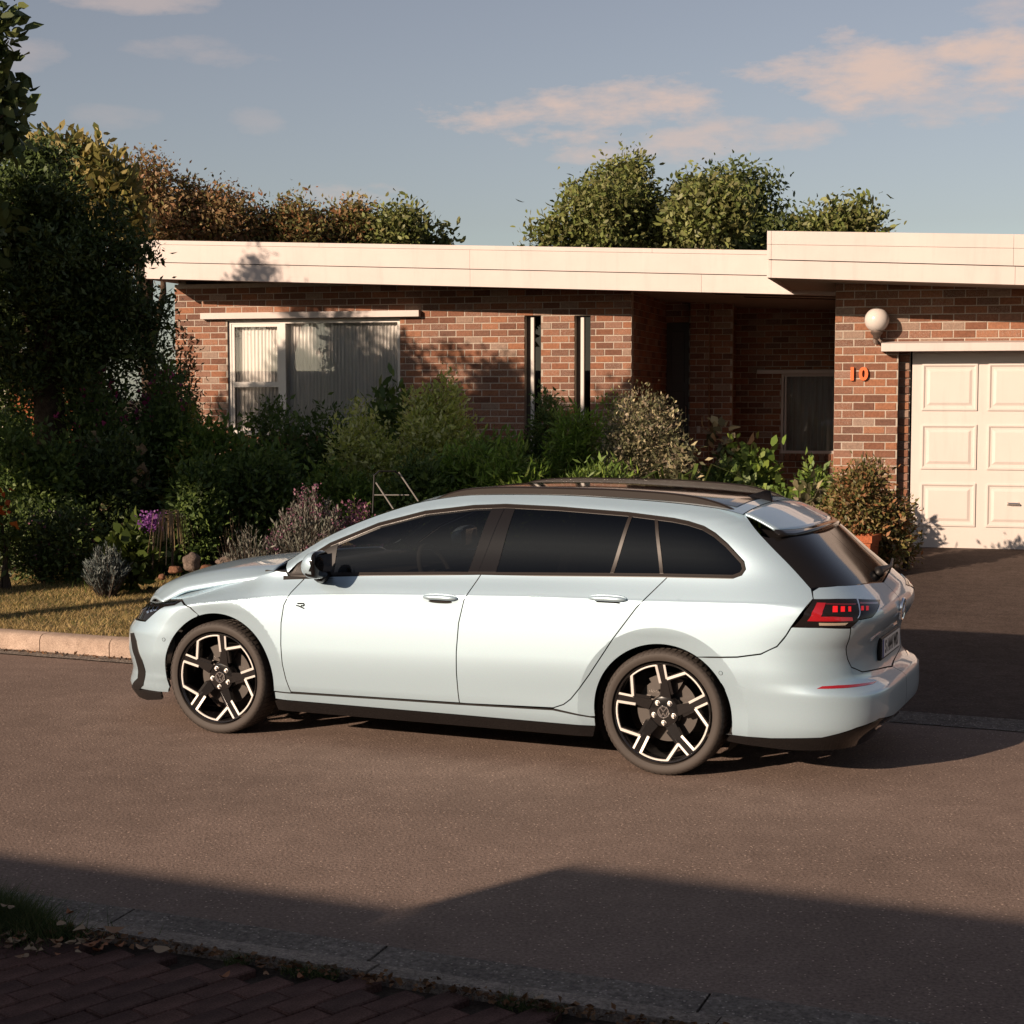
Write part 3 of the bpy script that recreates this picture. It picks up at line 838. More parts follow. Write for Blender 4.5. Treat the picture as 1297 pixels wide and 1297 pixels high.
def QZR(pts): return [(lambda h: (q_rear(*h), h[2]))(hit(*p)) for p in pts]
def QZF(pts): return [(lambda h: (q_front(*h), h[2]))(hit(*p)) for p in pts]
def arc(c, r, a0, a1, n=26): return [(c[0] + r * math.cos(math.radians(a0 + (a1 - a0) * i / n)), c[1] + r * math.sin(math.radians(a0 + (a1 - a0) * i / n))) for i in range(n + 1)]
def resample(poly, step):
    out = []
    for i in range(len(poly)):
        a = np.array(poly[i]); b = np.array(poly[(i + 1) % len(poly)]); n = max(1, int(math.ceil(np.linalg.norm(b - a) / step)))
        out += [tuple(a + (b - a) * k / n) for k in range(n)]
    return out
def area(p): return .5 * sum(p[i][0] * p[(i + 1) % len(p)][1] - p[(i + 1) % len(p)][0] * p[i][1] for i in range(len(p)))
def inset(poly, d):
    p = [np.array(a) for a in poly]
    if area(poly) < 0: p = p[::-1]
    n = len(p); out = []
    for i in range(n):
        e0 = p[i] - p[i - 1]; e1 = p[(i + 1) % n] - p[i]
        e0 = e0 / (np.linalg.norm(e0) + 1e-12); e1 = e1 / (np.linalg.norm(e1) + 1e-12)
        n0 = np.array([-e0[1], e0[0]]); n1 = np.array([-e1[1], e1[0]])
        b = n0 + n1; b /= max(.35, np.linalg.norm(b)); k = max(.5, float(b @ n1))
        out.append(tuple(p[i] + b * d / k))
    return out
def clip(poly, a, b, keep_left=True):
    a = np.array(a); b = np.array(b); nrm = np.array([-(b - a)[1], (b - a)[0]]) * (1 if keep_left else -1)
    out = []
    for i in range(len(poly)):
        p = np.array(poly[i]); q = np.array(poly[(i + 1) % len(poly)]); dp = (p - a) @ nrm; dq = (q - a) @ nrm
        if dp >= 0: out.append(tuple(p))
        if dp * dq < 0: out.append(tuple(p + (q - p) * dp / (dp - dq)))
    return out
def inpoly(P, poly):
    x, y = P[:, 0], P[:, 1]; c = np.zeros(len(P), bool); n = len(poly)
    for i in range(n):
        x0, y0 = poly[i]; x1, y1 = poly[(i + 1) % n]
        if y0 == y1: continue
        c ^= ((y0 > y) != (y1 > y)) & (x < (x1 - x0) * (y - y0) / (y1 - y0) + x0)
    return c
def normals_of(fn, A, Z):
    e = 2e-4
    du = fn(A + e, Z) - fn(A - e, Z); dv = fn(A, Z + e) - fn(A, Z - e)
    n = np.cross(du, dv); n /= np.linalg.norm(n, axis=1)[:, None] + 1e-12
    return n
def features(fn, poly):
    xs = [p[0] for p in poly]; x0, x1 = min(xs), max(xs); out = []
    if fn is S_side:
        tox = lambda x, z: (x, z)
        xr = np.arange(x0, x1, .022)
    else:
        qf = q_rear if fn is S_rear else q_front
        tox = None
        xr = np.arange(-1.04, .6, .02) if fn is S_rear else np.arange(2.2, 3.5, .02)
    L = []
    for x in xr:
        for dz in (-.020, -.012, -.001, .010, .018): L.append((x, float(z_crease(x)) + dz))
        L.append((x, float(z_under(x))))
    for c in (AF, AR):
        for k in range(150):
            a = 2 * math.pi * k / 150
            for r in (RA + .080, RA + .0865, RA + .0895, RA + .096): L.append((c[0] + r * math.cos(a), c[1] + r * math.sin(a)))
    for (x, z) in L:
        if z < .15 or z > 1.2: continue
        if tox: out.append((x, z))
        elif x_tail(z) < x < x_nose(z): out.append((qf(x, float(Y([x], [z])[0]), z), z))
    return np.array(out)
def panel_data(poly, fn, flip=1, gap=.0030, grid=.035, off=0.0, lip=.022, holes=(), lipdir=None, feat=False):
    """curved sheet with outline poly (surface parameters) with a folded edge"""
    if area(poly) < 0: poly = poly[::-1]
    poly = inset(poly, gap) if gap else list(poly)
    bp = resample(poly, grid * .7)
    allp = list(bp); edges = [(i, (i + 1) % len(bp)) for i in range(len(bp))]
    hl = []
    for h in holes:
        h2 = h if area(h) < 0 else h[::-1]
        h2 = resample(h2, grid * .7); b = len(allp); allp += h2; edges += [(b + i, b + (i + 1) % len(h2)) for i in range(len(h2))]; hl.append(h2)
    xs = [p[0] for p in bp]; zs_ = [p[1] for p in bp]
    g = np.array([(a, b) for a in np.arange(min(xs), max(xs), grid) for b in np.arange(min(zs_), max(zs_), grid * .8)])
    if feat:
        fp = features(fn, bp)
        if len(fp) and len(g):
            dd = np.min(np.linalg.norm(g[:, None] - fp[None], axis=2), axis=1); g = g[dd > grid * .4]
        g = np.concatenate([g, fp]) if len(fp) else g
    if len(g):
        k = inpoly(g, bp)
        for h in hl: k &= ~inpoly(g, h)
        g = g[k]
        B = np.array(allp)
        if len(g):
            dmin = np.min(np.linalg.norm(g[:, None] - B[None], axis=2), axis=1); g = g[dmin > (.006 if feat else grid * .35)]
            # extra rows along the crease line so that it shades sharply
        allp += [tuple(p) for p in g]
    res = delaunay_2d_cdt([Vector(p) for p in allp], edges, [], 1 if not hl else 1, 1e-6)
    P = np.array([tuple(v) for v in res[0]]); tris = [tuple(f) for f in res[2]]
    cen = np.array([P[list(f)].mean(0) for f in tris]); k = inpoly(cen, bp)
    for h in hl: k &= ~inpoly(cen, h)
    tris = [t for t, kk in zip(tris, k) if kk]
    A, Z = P[:, 0], P[:, 1]
    V = fn(A, Z); Nn = normals_of(fn, A, Z)
    if flip > 0: Nn = -Nn          # side and nose charts run the other way round from the tail chart
    V = V + Nn * off
    F = []
    for t in tris:
        a, b, c = V[list(t)]; n = np.cross(b - a, c - a)
        F.append(t if n @ Nn[t[0]] > 0 else t[::-1])
    V = list(V); Nl = list(Nn)
    if lip:
        ec = {}
        for t in F:
            for i in range(3):
                e = (t[i], t[(i + 1) % 3]); ec[e] = 1
        dup = {}
        for (a, b) in list(ec):
            if (b, a) not in ec:
                idx = []
                for v in (a, b):
                    if v not in dup:
                        dup[v] = (len(V), len(V) + 1); V.append(V[v]); V.append(V[v] - Nn[v] * lip); Nl.append(Nn[v]); Nl.append(Nn[v])
                    idx.append(dup[v])
                F.append((idx[1][0], idx[0][0], idx[0][1], idx[1][1]))
    return V, F, Nl
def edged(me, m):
    if m is m_paint:                    # folded edges coloured dark to paint in the shade of deep shut lines
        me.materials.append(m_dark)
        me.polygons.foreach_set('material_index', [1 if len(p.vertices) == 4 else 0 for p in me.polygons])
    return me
def part(name, poly, fn, m, parent=car, flip=1, mirror=True, one=False, **kw):
    V, F, Nn = panel_data(poly, fn, flip, **kw)
    objs = []
    if one:                                     # a panel that runs across the car: both halves in one mesh
        b = len(V)
        V2 = V + [(v[0], -v[1], v[2]) for v in V]; N2 = Nn + [(n[0], -n[1], n[2]) for n in Nn]
        F2 = F + [tuple(i + b for i in f[::-1]) for f in F]
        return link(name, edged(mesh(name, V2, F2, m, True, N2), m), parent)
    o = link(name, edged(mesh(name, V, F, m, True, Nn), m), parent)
    if not mirror: return o
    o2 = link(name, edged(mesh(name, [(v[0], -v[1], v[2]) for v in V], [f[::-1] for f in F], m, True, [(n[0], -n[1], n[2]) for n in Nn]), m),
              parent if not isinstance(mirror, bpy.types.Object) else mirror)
    return o, o2
# --- materials
m_paint, t_, b_ = newmat('pale_blue_metallic_paint')
setc(b_, 'Metallic', .50); setc(b_, 'Roughness', .40); setc(b_, 'Coat Weight', .85); setc(b_, 'Coat Roughness', .025); setc(b_, 'Coat IOR', 1.5)
fl = N(t_, 'ShaderNodeTexVoronoi'); fl.inputs['Scale'].default_value = 900; c_ = N(t_, 'ShaderNodeTexCoord'); t_.links.new(c_.outputs['Object'], fl.inputs['Vector'])
t_.links.new(mixc(t_, .08, (.40, .53, .615), fl.outputs['Color'], 'OVERLAY'), b_.inputs['Base Color'])
m_gloss = plain('gloss_black', (.009, .008, .008), .07, spec=.32)
m_trim = plain('window_trim_black', (.016, .012, .010), .34, spec=.25)
m_plastic = plain('black_plastic', (.011, .010, .010), .5, spec=.3)
m_rubber, t_, b_ = newmat('tyre_rubber'); setc(b_, 'Base Color', (.040, .032, .027)); setc(b_, 'Roughness', .72); bump(t_, b_, noise(t_, 160, 2), .15, .002)
m_gfront = glassmat('front_window_glass', (.30, .30, .29), 0, .1)
m_grear = glassmat('privacy_glass', (.035, .035, .035), 0, .1)
m_rim = plain('gloss_black_rim', (.012, .011, .011), .12, .0, .6, .6)
m_mach = plain('machined_alloy', (.80, .77, .73), .34, .55)
m_steel = plain('brake_steel', (.085, .076, .07), .45, .8)
m_bright = plain('bright_chrome', (.85, .85, .85), .08, 1.0)
m_red = plain('red_lamp_lens', (.27, .008, .012), .12, spec=.6, coat=1)
m_redd = plain('dark_red_lens', (.10, .006, .008), .08, coat=1)
m_lampblk = plain('lamp_black', (.010, .008, .008), .12, spec=.3)
m_redem, t_, b_ = newmat('red_lit_lens'); setc(b_, 'Base Color', (.7, .015, .02)); setc(b_, 'Roughness', .15); setc(b_, 'Emission Color', (1, .02, .03)); setc(b_, 'Emission Strength', .04)
m_clear = glassmat('lamp_lens', (.75, .75, .78))
m_mesh = plain('seat_fabric', (.05, .047, .045), .9)
# --- outlines (side, x-z)
door_f = [(2.126, .930), (2.188, .846), (2.226, .772), (2.242, .672), (2.244, .55), (2.238, .438), (2.222, .35), (2.199, .278)]
door_m = [(1.146, .293), (1.150, .352), (1.153, .46), (1.151, .577), (1.138, .732), (1.109, .854), (1.046, .990)]
door_r = [(.600, .307), (.54, .330), (.499, .362), (.45, .42), (.391, .501), (.263, .692), (.136, .862), (-.005, 1.021)]
P_FD = door_f + [(1.65, .286)] + door_m + [(1.26, .978), (1.7, .957)]
P_RD = [(1.1, .2925)] + [(.85, .300)] + door_r + [(.30, 1.012), (.70, .998)] + door_m[::-1]
dlo_bot = [(2.236, .931), (1.7, .957), (1.26, .978), (.70, .998), (.30, 1.012), (.022, 1.021), (-.349, 1.029)]
dlo_rear = [(-.392, 1.046), (-.408, 1.075), (-.395, 1.112), (-.30, 1.198), (-.23, 1.248), (-.165, 1.280), (-.08, 1.302)]
dlo_top = [(.0, 1.315), (.26, 1.338), (.66, 1.356), (.97, 1.361), (1.16, 1.350), (1.45, 1.312), (1.73, 1.238), (2.015, 1.119), (2.20, 1.000)]
DLO = dlo_bot + dlo_rear + dlo_top
zrl = lambda x: (x, float(z_roof(x)))
a_tg = [(-.35, 1.340), (-.405, 1.288), (-.455, 1.243), (-.60, 1.118), (-.742, .990)]
cutx = [(-.762, .945), (-.668, .806), (-.645, .765), (-.600, .707), (-.52, .665), (-.40, .643), (-.25, .632)]
ang0 = math.degrees(math.atan2(.632 - AR[1], -.19 - AR[0]))
P_RQ = [zrl(x) for x in np.linspace(2.30, -.34, 40)] + a_tg + cutx + arc(AR, RA, ang0, -6, 40) + [(.40, .272), (.60, .302)] + \
       [(x, z) for x, z in door_r] + dlo_bot[-2:-1][:0] + [(-.349, 1.029)] + dlo_rear + dlo_top + [(2.252, .945)]
sill_top = [(2.316, .270), (2.199, .272), (1.65, .280), (1.146, .286), (.60, .297), (.374, .268)]
P_SILL = sill_top + [(.374, .222), (1.2, .225), (2.318, .226)]
P_SKIRT = [(2.318, .222), (1.2, .221), (.374, .218), (.39, .165), (2.30, .165)]
seam = XZ([(231, 760.5), (241, 769), (251.5, 778.3)])
aS = math.degrees(math.atan2(seam[-1][1] - AF[1], seam[-1][0] - AF[0]))
hoodT = [(2.40, .935), (2.434, .925), (2.514, .892), (2.783, .843), (3.003, .801), (3.12, .778)]
P_FF = [(2.126, .932), (2.245, .932), (2.262, .95), (2.33, .955)] + hoodT + seam[:1] + seam[1:2] + arc(AF, RA, aS, 190, 34) + [(2.318, .270), (2.199, .272)] + door_f[::-1][:-1]
front_door, front_door_r = part('front_door', P_FD, S_side, m_paint, grid=.03, feat=True)
rear_door, rear_door_r = part('rear_door', P_RD, S_side, m_paint, grid=.03, feat=True)
part('rear_quarter', P_RQ, S_side, m_paint, grid=.028, feat=True)
part('front_fender', P_FF, S_side, m_paint, grid=.012, feat=True)
part('sill', P_SILL, S_side, m_paint, grid=.03, off=.004)
part('side_skirt', P_SKIRT, S_side, m_gloss, grid=.05, off=.014)
# --- windows
G = inset(DLO, .017)
part('window_trim', DLO, S_side, m_trim, grid=.03, gap=.001, off=-.002, holes=[G])
bA0, bA1 = XZ([(623.5, 642), (591, 727.5)]); bB0, bB1 = XZ([(653.5, 642), (626.5, 728.5)]); bM0, bM1 = XZ([(641, 640), (603, 729)])
d0, d1 = XZ([(797, 652), (771.5, 729)]); d2, d3 = XZ([(801.5, 652.5), (776, 729.2)]); e0, e1 = XZ([(829, 656), (835.5, 731)]); f0, f1 = XZ([(833.5, 656.5), (840.5, 731.5)])
g0, g1 = XZ([(429, 686), (421, 729.5)])
def fwd(poly, a, b): return clip(poly, a, b, True) if (np.array([5, 1.1]) - np.array(a)) @ np.array([-(b[1] - a[1]), b[0] - a[0]]) > 0 else clip(poly, a, b, False)
def aft(poly, a, b): return clip(poly, a, b, False) if (np.array([5, 1.1]) - np.array(a)) @ np.array([-(b[1] - a[1]), b[0] - a[0]]) > 0 else clip(poly, a, b, True)
def band(poly, a, b): return aft(fwd(poly, *b), *a)
part('side_window', band(G, (g0, g1), (bA0, bA1)), S_side, m_gfront, grid=.05, off=-.005, lip=.004, gap=.001)
part('side_window', band(G, (bB0, bB1), (d0, d1)), S_side, m_grear, grid=.05, off=-.005, lip=.004, gap=.001)
part('side_window', band(G, (d2, d3), (e0, e1)), S_side, m_grear, grid=.05, off=-.005, lip=.004, gap=.001)
part('side_window', aft(G, f0, f1), S_side, m_grear, grid=.05, off=-.005, lip=.004, gap=.001)
part('mirror_triangle', fwd(G, g0, g1), S_side, m_plastic, grid=.05, off=-.003, lip=.004, gap=.001)
part('door_pillar', band(G, (bA0, bA1), (bM0, bM1)), S_side, m_gloss, grid=.05, off=-.002, lip=.006, gap=.0015)
part('door_pillar', band(G, (bM0, bM1), (bB0, bB1)), S_side, m_gloss, grid=.05, off=-.002, lip=.006, gap=.0015)
part('window_divider', band(G, (d0, d1), (d2, d3)), S_side, m_trim, grid=.05, off=-.001, lip=.006, gap=0)
part('window_divider', band(G, (e0, e1), (f0, f1)), S_side, m_trim, grid=.05, off=-.001, lip=.006, gap=.001)
# --- tail
lampo = [(1004, 794), (1018, 775.5), (1029.6, 759.2), (1060, 759), (1083, 759), (1114.5, 760), (1111, 771), (1104, 781.5), (1087, 785), (1077, 794.3), (1040, 794.6)]
LAMP = QZR(lampo)
HP = math.pi / 2
tg_low = QZR([(1077, 795.5), (1076, 806), (1073, 834), (1078, 845), (1092, 851), (1114, 847), (1132, 842)])
tg_low = tg_low + [(HP, tg_low[-1][1] - .004)]
cutq = [(q_rear(x, float(Y([x], [z])[0]), z), z) for x, z in [(-.668, .804), (-.645, .763), (-.600, .705), (-.52, .663), (-.40, .641), (-.25, .630)]]
archq = [(q_rear(x, float(Y([x], [z])[0]), z), z) for x, z in arc(AR, RA, ang0, 190, 22)]
bumper_bot = [(q_rear(-.362, .85, .235), .235), (0.0, .232), (.35, .232), (.62, .25), (.78, .30), (.95, .325), (1.2, .30), (HP, .30)]
P_RB = LAMP[-1:] + LAMP[0:1] + cutq + archq + bumper_bot + tg_low[::-1]
part('rear_bumper', P_RB, S_rear, m_paint, flip=-1, one=True, grid=.028, feat=True)
P_DIF = [(q_rear(-.362, .85, .235), .231), (0.0, .228), (.35, .228), (.62, .246), (.78, .296), (.95, .321), (1.2, .296), (HP, .296), (HP, .17), (.5, .17), (q_rear(-.362, .85, .235), .19)]
part('rear_diffuser', P_DIF, S_rear, m_gloss, flip=-1, one=True, grid=.04, off=-.004)
part('diffuser_strip', [(.98, .275), (1.5, .268), (1.5, .258), (.98, .262)], S_rear, m_bright, flip=-1, off=.002, gap=0)
wbase = QZR([(1036, 743.5), (1060, 741.5), (1103, 738), (1128, 731)]) 
zwb = [p[1] for p in wbase]
wb_line = wbase[:3] + [(HP, wbase[-1][1] - .003)]
tg_side = [(q_rear(x, float(Y([x], [z])[0]), z), z) for x, z in a_tg[2:]]
P_TG = [wb_line[i] for i in range(len(wb_line))] + [(HP, tg_low[-1][1])] + tg_low[::-1][1:] + LAMP[::-1][1:9] + [(q_rear(-.747, float(Y([-.747], [.980])[0]), .980), .980)]
P_TG = [p for i, p in enumerate(P_TG) if i == 0 or math.dist(p, P_TG[i - 1]) > .004]
tailgate = part('tailgate', P_TG, S_rear, m_paint, flip=-1, one=True, grid=.028)
ztop_w = 1.225
P_RW = wb_line + [(HP, ztop_w + .01), (1.2, ztop_w + .01)] + [(tg_side[0][0] + .03, ztop_w + .008)] + tg_side[0:1] + tg_side[1:]
part('rear_window', P_RW, S_rear, m_gloss, parent=tailgate, flip=-1, one=True, grid=.04, off=-.004)
# tail lamps: dark housing with red elements
tail_light, tail_light_r = part('tail_light', LAMP, S_rear, m_lampblk, flip=-1, off=.004, gap=.001, grid=.03, lip=.03)
def lampel(pts, m, nm, off=.0065):
    part(nm, QZR(pts), S_rear, m, parent=tail_light, mirror=tail_light_r, flip=-1, off=off, gap=0, grid=.03, lip=.003)
zz = lambda p: (1000 + p[0] / 10.376, 750 + p[1] / 10.376)
lampel([zz(p) for p in ((355, 145), (470, 150), (430, 250), (405, 322), (560, 322), (810, 330), (820, 375), (600, 382), (228, 378), (290, 270))], m_red, 'brake_strip')
lampel([zz(p) for p in ((470, 152), (470, 166), (860, 172), (862, 158))], m_redd, 'lens_line')
lampel([zz(p) for p in ((915, 140), (915, 160), (1150, 160), (1150, 140))], m_redd, 'lens_line')
for (cx, w, h) in ((590, 62, 78), (690, 52, 70), (780, 34, 66)):
    lampel([zz(p) for p in ((cx - w / 2, 228 - h / 2), (cx + w / 2, 228 - h / 2), (cx + w / 2, 228 + h / 2), (cx - w / 2, 228 + h / 2))], m_redem, 'lamp_dot')
for cx in (945, 1010):
    lampel([zz(p) for p in ((cx - 16, 190), (cx + 16, 190), (cx + 16, 245), (cx - 16, 245))], m_redem, 'lamp_dot')
lampel([zz(p) for p in ((380, 402), (760, 402), (720, 432), (385, 436))], plain('lamp_indicator', (.62, .50, .38), .25, .6), 'indicator_strip')
lampel([zz(p) for p in ((870, 95), (888, 95), (890, 340), (878, 345))], m_bright, 'lens_joint')
fog = QZR([(1034, 872.3), (1041, 869), (1060, 868), (1092, 865.8), (1110, 863.2), (1104, 866.8), (1088, 869.8), (1060, 872)])
part('reflector', fog, S_rear, m_red, flip=-1, off=.003, gap=0, grid=.03, lip=.005)
def on_rear(px, py): return hit(px, py)
# number plate with its frame
def rear_pt(y, z):
    w = float(Wside([-.5], [z])[0]); t = (1 - (abs(y) / w) ** RN_) ** (1 / RN_)
    return float(x_tail(z)) + RL - RL * t
PZ = .628
fm = MB().bbox(-.262, .262, -.012, .012, -.060, .060, .006)
MR = lambda x, z, tilt=0.0: Matrix.Translation((x, 0, z)) @ Matrix.Rotation(-math.pi / 2, 4, 'Z') @ Matrix.Rotation(tilt, 4, 'X')
px_ = float(x_tail(PZ)) - .012
plate = fm.build('number_plate', m_plastic, car, mw=MR(px_, PZ, 0))
m_pl = plain('plate_white', (.85, .81, .76), .4)
MB().box(-.248, .248, -.0145, -.011, -.046, .05).build('plate_face', m_pl, plate)
MB().box(-.248, -.212, -.0155, -.0145, -.046, .05).build('plate_band', plain('plate_blue', (.03, .06, .25), .4), plate)
m_ink = plain('plate_ink', (.015, .015, .015), .5)
text_mesh('plate_lettering', 'S 1444 WD', .098, .0008, m_ink, plate, Matrix.Translation((.012, -.0155, .0)) @ RX90, .0015, .80)
# round badge and model script on the tailgate
bx = float(x_tail(.815)) - .004
badge = MB()
badge.lathe([(.050, -.004), (.058, -.008), (.062, -.004), (.062, .004), (.050, .004), (.050, -.004)], 36, 'y')
def strokes(mb, lines, hw, y0, y1):
    for (ax, az_, bx_, bz_) in lines:
        d = Vector((bx_ - ax, bz_ - az_)).normalized(); n_ = Vector((-d.y, d.x)) * hw
        mb.prism([(ax + n_.x, az_ + n_.y), (ax - n_.x, az_ - n_.y), (bx_ - n_.x, bz_ - n_.y), (bx_ + n_.x, bz_ + n_.y)], y0, y1, 1)
VWL = [(-.030, .043, 0, .004), (.030, .043, 0, .004), (-.048, .018, -.021, -.044), (-.021, -.044, 0, -.004), (0, -.004, .021, -.044), (.021, -.044, .048, .018)]
strokes(badge, VWL, .0045, -.007, -.001)
badge.build('badge', m_bright, tailgate, mw=MR(bx, .815, .1), angle=40)
text_mesh('model_script', 'G O L F', .030, .002, m_bright, tailgate, MR(float(x_tail(.735)) - .004, .738, -.3) @ RX90, .001)
# wiper
wx = lambda z: float(x_tail(z)) - .02
MB().tube([(wx(1.0), -.02, .99), (wx(1.02) - .012, -.05, 1.01), (wx(1.0) - .01, -.30, 1.01), (wx(1.02), -.52, 1.03)], [.022, .024, .010, .006], 10).build('rear_wiper', m_plastic, tailgate, smooth=True)
# --- roof, spoiler, windscreen, bonnet
def S_roof(x, v):
    """v = -1..1 across"""
    ye = np.array([float(Wside([min(max(a, -.5), 2.30)], [float(z_roof(a))])[0]) for a in x])
    zr = z_roof(x)
    cr = .030 * np.ones_like(x)
    y = v * ye * 1.0
    return np.stack([x, y, zr + cr * (1 - np.abs(v) ** 2.2) + .0], 1)
def gridpanel(name, fn, us, vs, m, parent=car, thick=.0):
    V = []; F = []
    A, B = np.meshgrid(us, vs, indexing='ij'); V = fn(A.ravel(), B.ravel()); nu, nv = len(us), len(vs)
    for i in range(nu - 1):
        for j in range(nv - 1): F.append((i * nv + j, (i + 1) * nv + j, (i + 1) * nv + j + 1, i * nv + j + 1))
    V = [tuple(v) for v in V]
    me = mesh(name, V, F, m, smooth=True)
    bm = bmesh.new(); bm.from_mesh(me); bmesh.ops.recalc_face_normals(bm, faces=bm.faces[:])
    if sum(f.normal.z for f in bm.faces) < 0: bmesh.ops.reverse_faces(bm, faces=bm.faces[:])
    bm.to_mesh(me); bm.free()
    return link(name, me, parent)
gridpanel('roof', S_roof, np.linspace(1.52, -.345, 40), np.linspace(-.995, .995, 23), m_paint)
def S_pano(x, v):
    p = S_roof(x, v * .80); p[:, 2] += .003; return p
gridpanel('glass_roof', S_pano, np.linspace(1.45, -.28, 34), np.linspace(-1, 1, 17), m_gloss)
def S_spoil(x, v):
    xx = x - .10 * (1 - np.abs(v) ** 2.4) * ((-.352 - x) / .16)
    p = S_roof(np.maximum(xx, -.60), v * .97); p[:, 0] = xx; p[:, 2] -= .010 * np.maximum(0, (-.352 - x) / .16) ** 2; return p
sp = gridpanel('roof_spoiler', S_spoil, np.linspace(-.352, -.512, 14), np.linspace(-.985, .985, 23), m_paint)
md = sp.modifiers.new('thick', 'SOLIDIFY'); md.thickness = .010; md.offset = -1
def S_spt(x, v):
    p = S_spoil(x, v); p[:, 2] -= .001; return p
spt = gridpanel('spoiler_lip', S_spt, np.linspace(-.513, -.548, 5), np.linspace(-.985, .985, 19), m_gloss)
md = spt.modifiers.new('thick', 'SOLIDIFY'); md.thickness = .022; md.offset = -1
# black wing ends under the spoiler
for s in (1, -1):
    V = []; 
    pts = [(-.41, 1.268, .560), (-.455, 1.236, .556), (-.60, 1.10, .60), (-.64, 1.13, .55), (-.60, 1.215, .46), (-.52, 1.245, .51)]
    V = [(p[0], s * p[2], p[1]) for p in pts] + [(p[0] - .01, s * (p[2] - .05), p[1] - .002) for p in pts]
    n = len(pts); F = [tuple(range(n)), tuple(range(2 * n - 1, n - 1, -1))] + [(i, i + n, (i + 1) % n + n, (i + 1) % n) for i in range(n)]
    mb = MB(); mb.add(V, F); mb.build('spoiler_fin', m_gloss, car)
for s in (1, -1):
    rail = [(1.43, 1.372), (1.36, 1.402), (1.25, 1.430), (1.159, 1.440), (.917, 1.450), (.471, 1.450), (.15, 1.440), (-.05, 1.424), (-.20, 1.392), (-.27, 1.365), (-.31, 1.342)]
    rail = [(a, b - .008) for a, b in rail]; rp = PCH(rail); xs_ = np.linspace(1.43, -.31, 46)
    mb = MB()
    V = []; F = []; n = 8
    for x in xs_:
        z = float(rp(x)); yy = .545
        for (dy, dz) in ((-.016, -.030), (-.016, .006), (-.008, .013), (.008, .012), (.016, .004), (.016, -.030), (.006, -.030), (-.006, -.030)):
            V.append((x, s * (yy + dy), z + dz))
    for i in range(len(xs_) - 1):
        for k in range(n): F.append((i * n + k, i * n + (k + 1) % n, (i + 1) * n + (k + 1) % n, (i + 1) * n + k))
    F += [tuple(range(n)), tuple(range((len(xs_) - 1) * n, len(xs_) * n))]
    mb.add(V, F); rl = mb.build('roof_rail', m_trim, car, angle=35)
    for xf in (.55,):
        MB().bbox(xf - .03, xf + .03, s * .545 - .014, s * .545 + .014, 1.39, 1.44, .004).build('rail_foot', m_plastic, rl)
# aerial fin
mb = MB(); V = []; F = []
for i, (x, h, w_) in enumerate(((-.20, .0, .002), (-.25, .022, .014), (-.30, .048, .016), (-.335, .058, .010), (-.35, .02, .012), (-.352, 0, .012))):
    zb_ = float(S_roof(np.array([x]), np.array([0.]))[0, 2])
    V += [(x, -w_, zb_ - .004), (x, 0, zb_ + h), (x, w_, zb_ - .004)]
for i in range(5):
    F += [(i * 3, i * 3 + 1, i * 3 + 4, i * 3 + 3), (i * 3 + 1, i * 3 + 2, i * 3 + 5, i * 3 + 4)]
mb.add(V, F); mb.build('aerial_fin', m_gloss, car, smooth=True)
def S_wind(t, v):
    """windscreen from the roof header down to the cowl"""
    x = 1.50 + (2.33 - 1.50) * t
    ye = np.array([float(Wside([a], [float(z_roof(a))])[0]) for a in x]); zr = z_roof(x)
    b = 1 - np.abs(v) ** 2
    return np.stack([x + .13 * b * (.3 + .7 * t), v * ye * .985, zr + .028 * b - .004], 1)
gridpanel('windscreen', S_wind, np.linspace(0, 1, 16), np.linspace(-1, 1, 17), glassmat('windscreen_glass', (.35, .36, .36)))
zh6 = PCH([(2.30, .985), (2.465, .967), (2.714, .942), (2.936, .906), (3.161, .847), (3.276, .798), (3.325, .745), (3.35, .70)])
def S_hood(t, v):
    """t 0..1 from cowl to nose, v -1..1 across"""
    te = np.clip(t - 1, 0, 1); t = np.minimum(t, 1); yv = v * .752
    ab = np.minimum(np.abs(yv) / .6, 1)
    xe = 3.335 + .13 * (1 - ab ** 2.2) - np.clip((np.abs(yv) - .6) / .15, 0, 1) ** 1.3 * .20
    xb = 2.40 + .10 * (1 - ab ** 2)
    x = xb + (xe - xb) * t
    xs6 = x - .13 * (1 - ab ** 2.2) * smooth(2.7, 3.35, x)
    zc_ = zh6(xs6) + .028 * (1 - ab ** 2) * (1 - smooth(3.0, 3.4, x))
    k = np.clip((np.abs(yv) - .6) / .152, 0, 1)
    zt_ = z_belt(np.minimum(x, 3.2)) - .0
    z = zc_ * (1 - k ** 1.7) + (zt_ + .002) * k ** 1.7
    if not getattr(S_hood, 'raw', False):
        S_hood.raw = True; e = S_hood(np.ones_like(t), v); S_hood.raw = False      # where the leading edge would end
        lo = np.full(len(t), .60); hi = np.full(len(t), .88)
        for _ in range(24):
            md_ = (lo + hi) / 2; ok = Y(e[:, 0], md_) > np.abs(e[:, 1]); lo = np.where(ok, md_, lo); hi = np.where(ok, hi, md_)
        drop = np.clip(e[:, 2] - (lo + .006), 0, .045)
        z = z - drop * smooth(.72, 1.0, t) ** 1.3
    return np.stack([x - te * .25, yv * (1 - te * .15), z - te * .95], 1)
hood = gridpanel('bonnet', S_hood, np.concatenate([np.linspace(0, 1, 40), [1.006, 1.015]]), np.linspace(-1, 1, 49), m_paint)
md = hood.modifiers.new('thick', 'SOLIDIFY'); md.thickness = .014; md.offset = -1
MB().box(2.18, 2.46, -.70, .70, .88, .945).build('cowl', m_plastic, car)
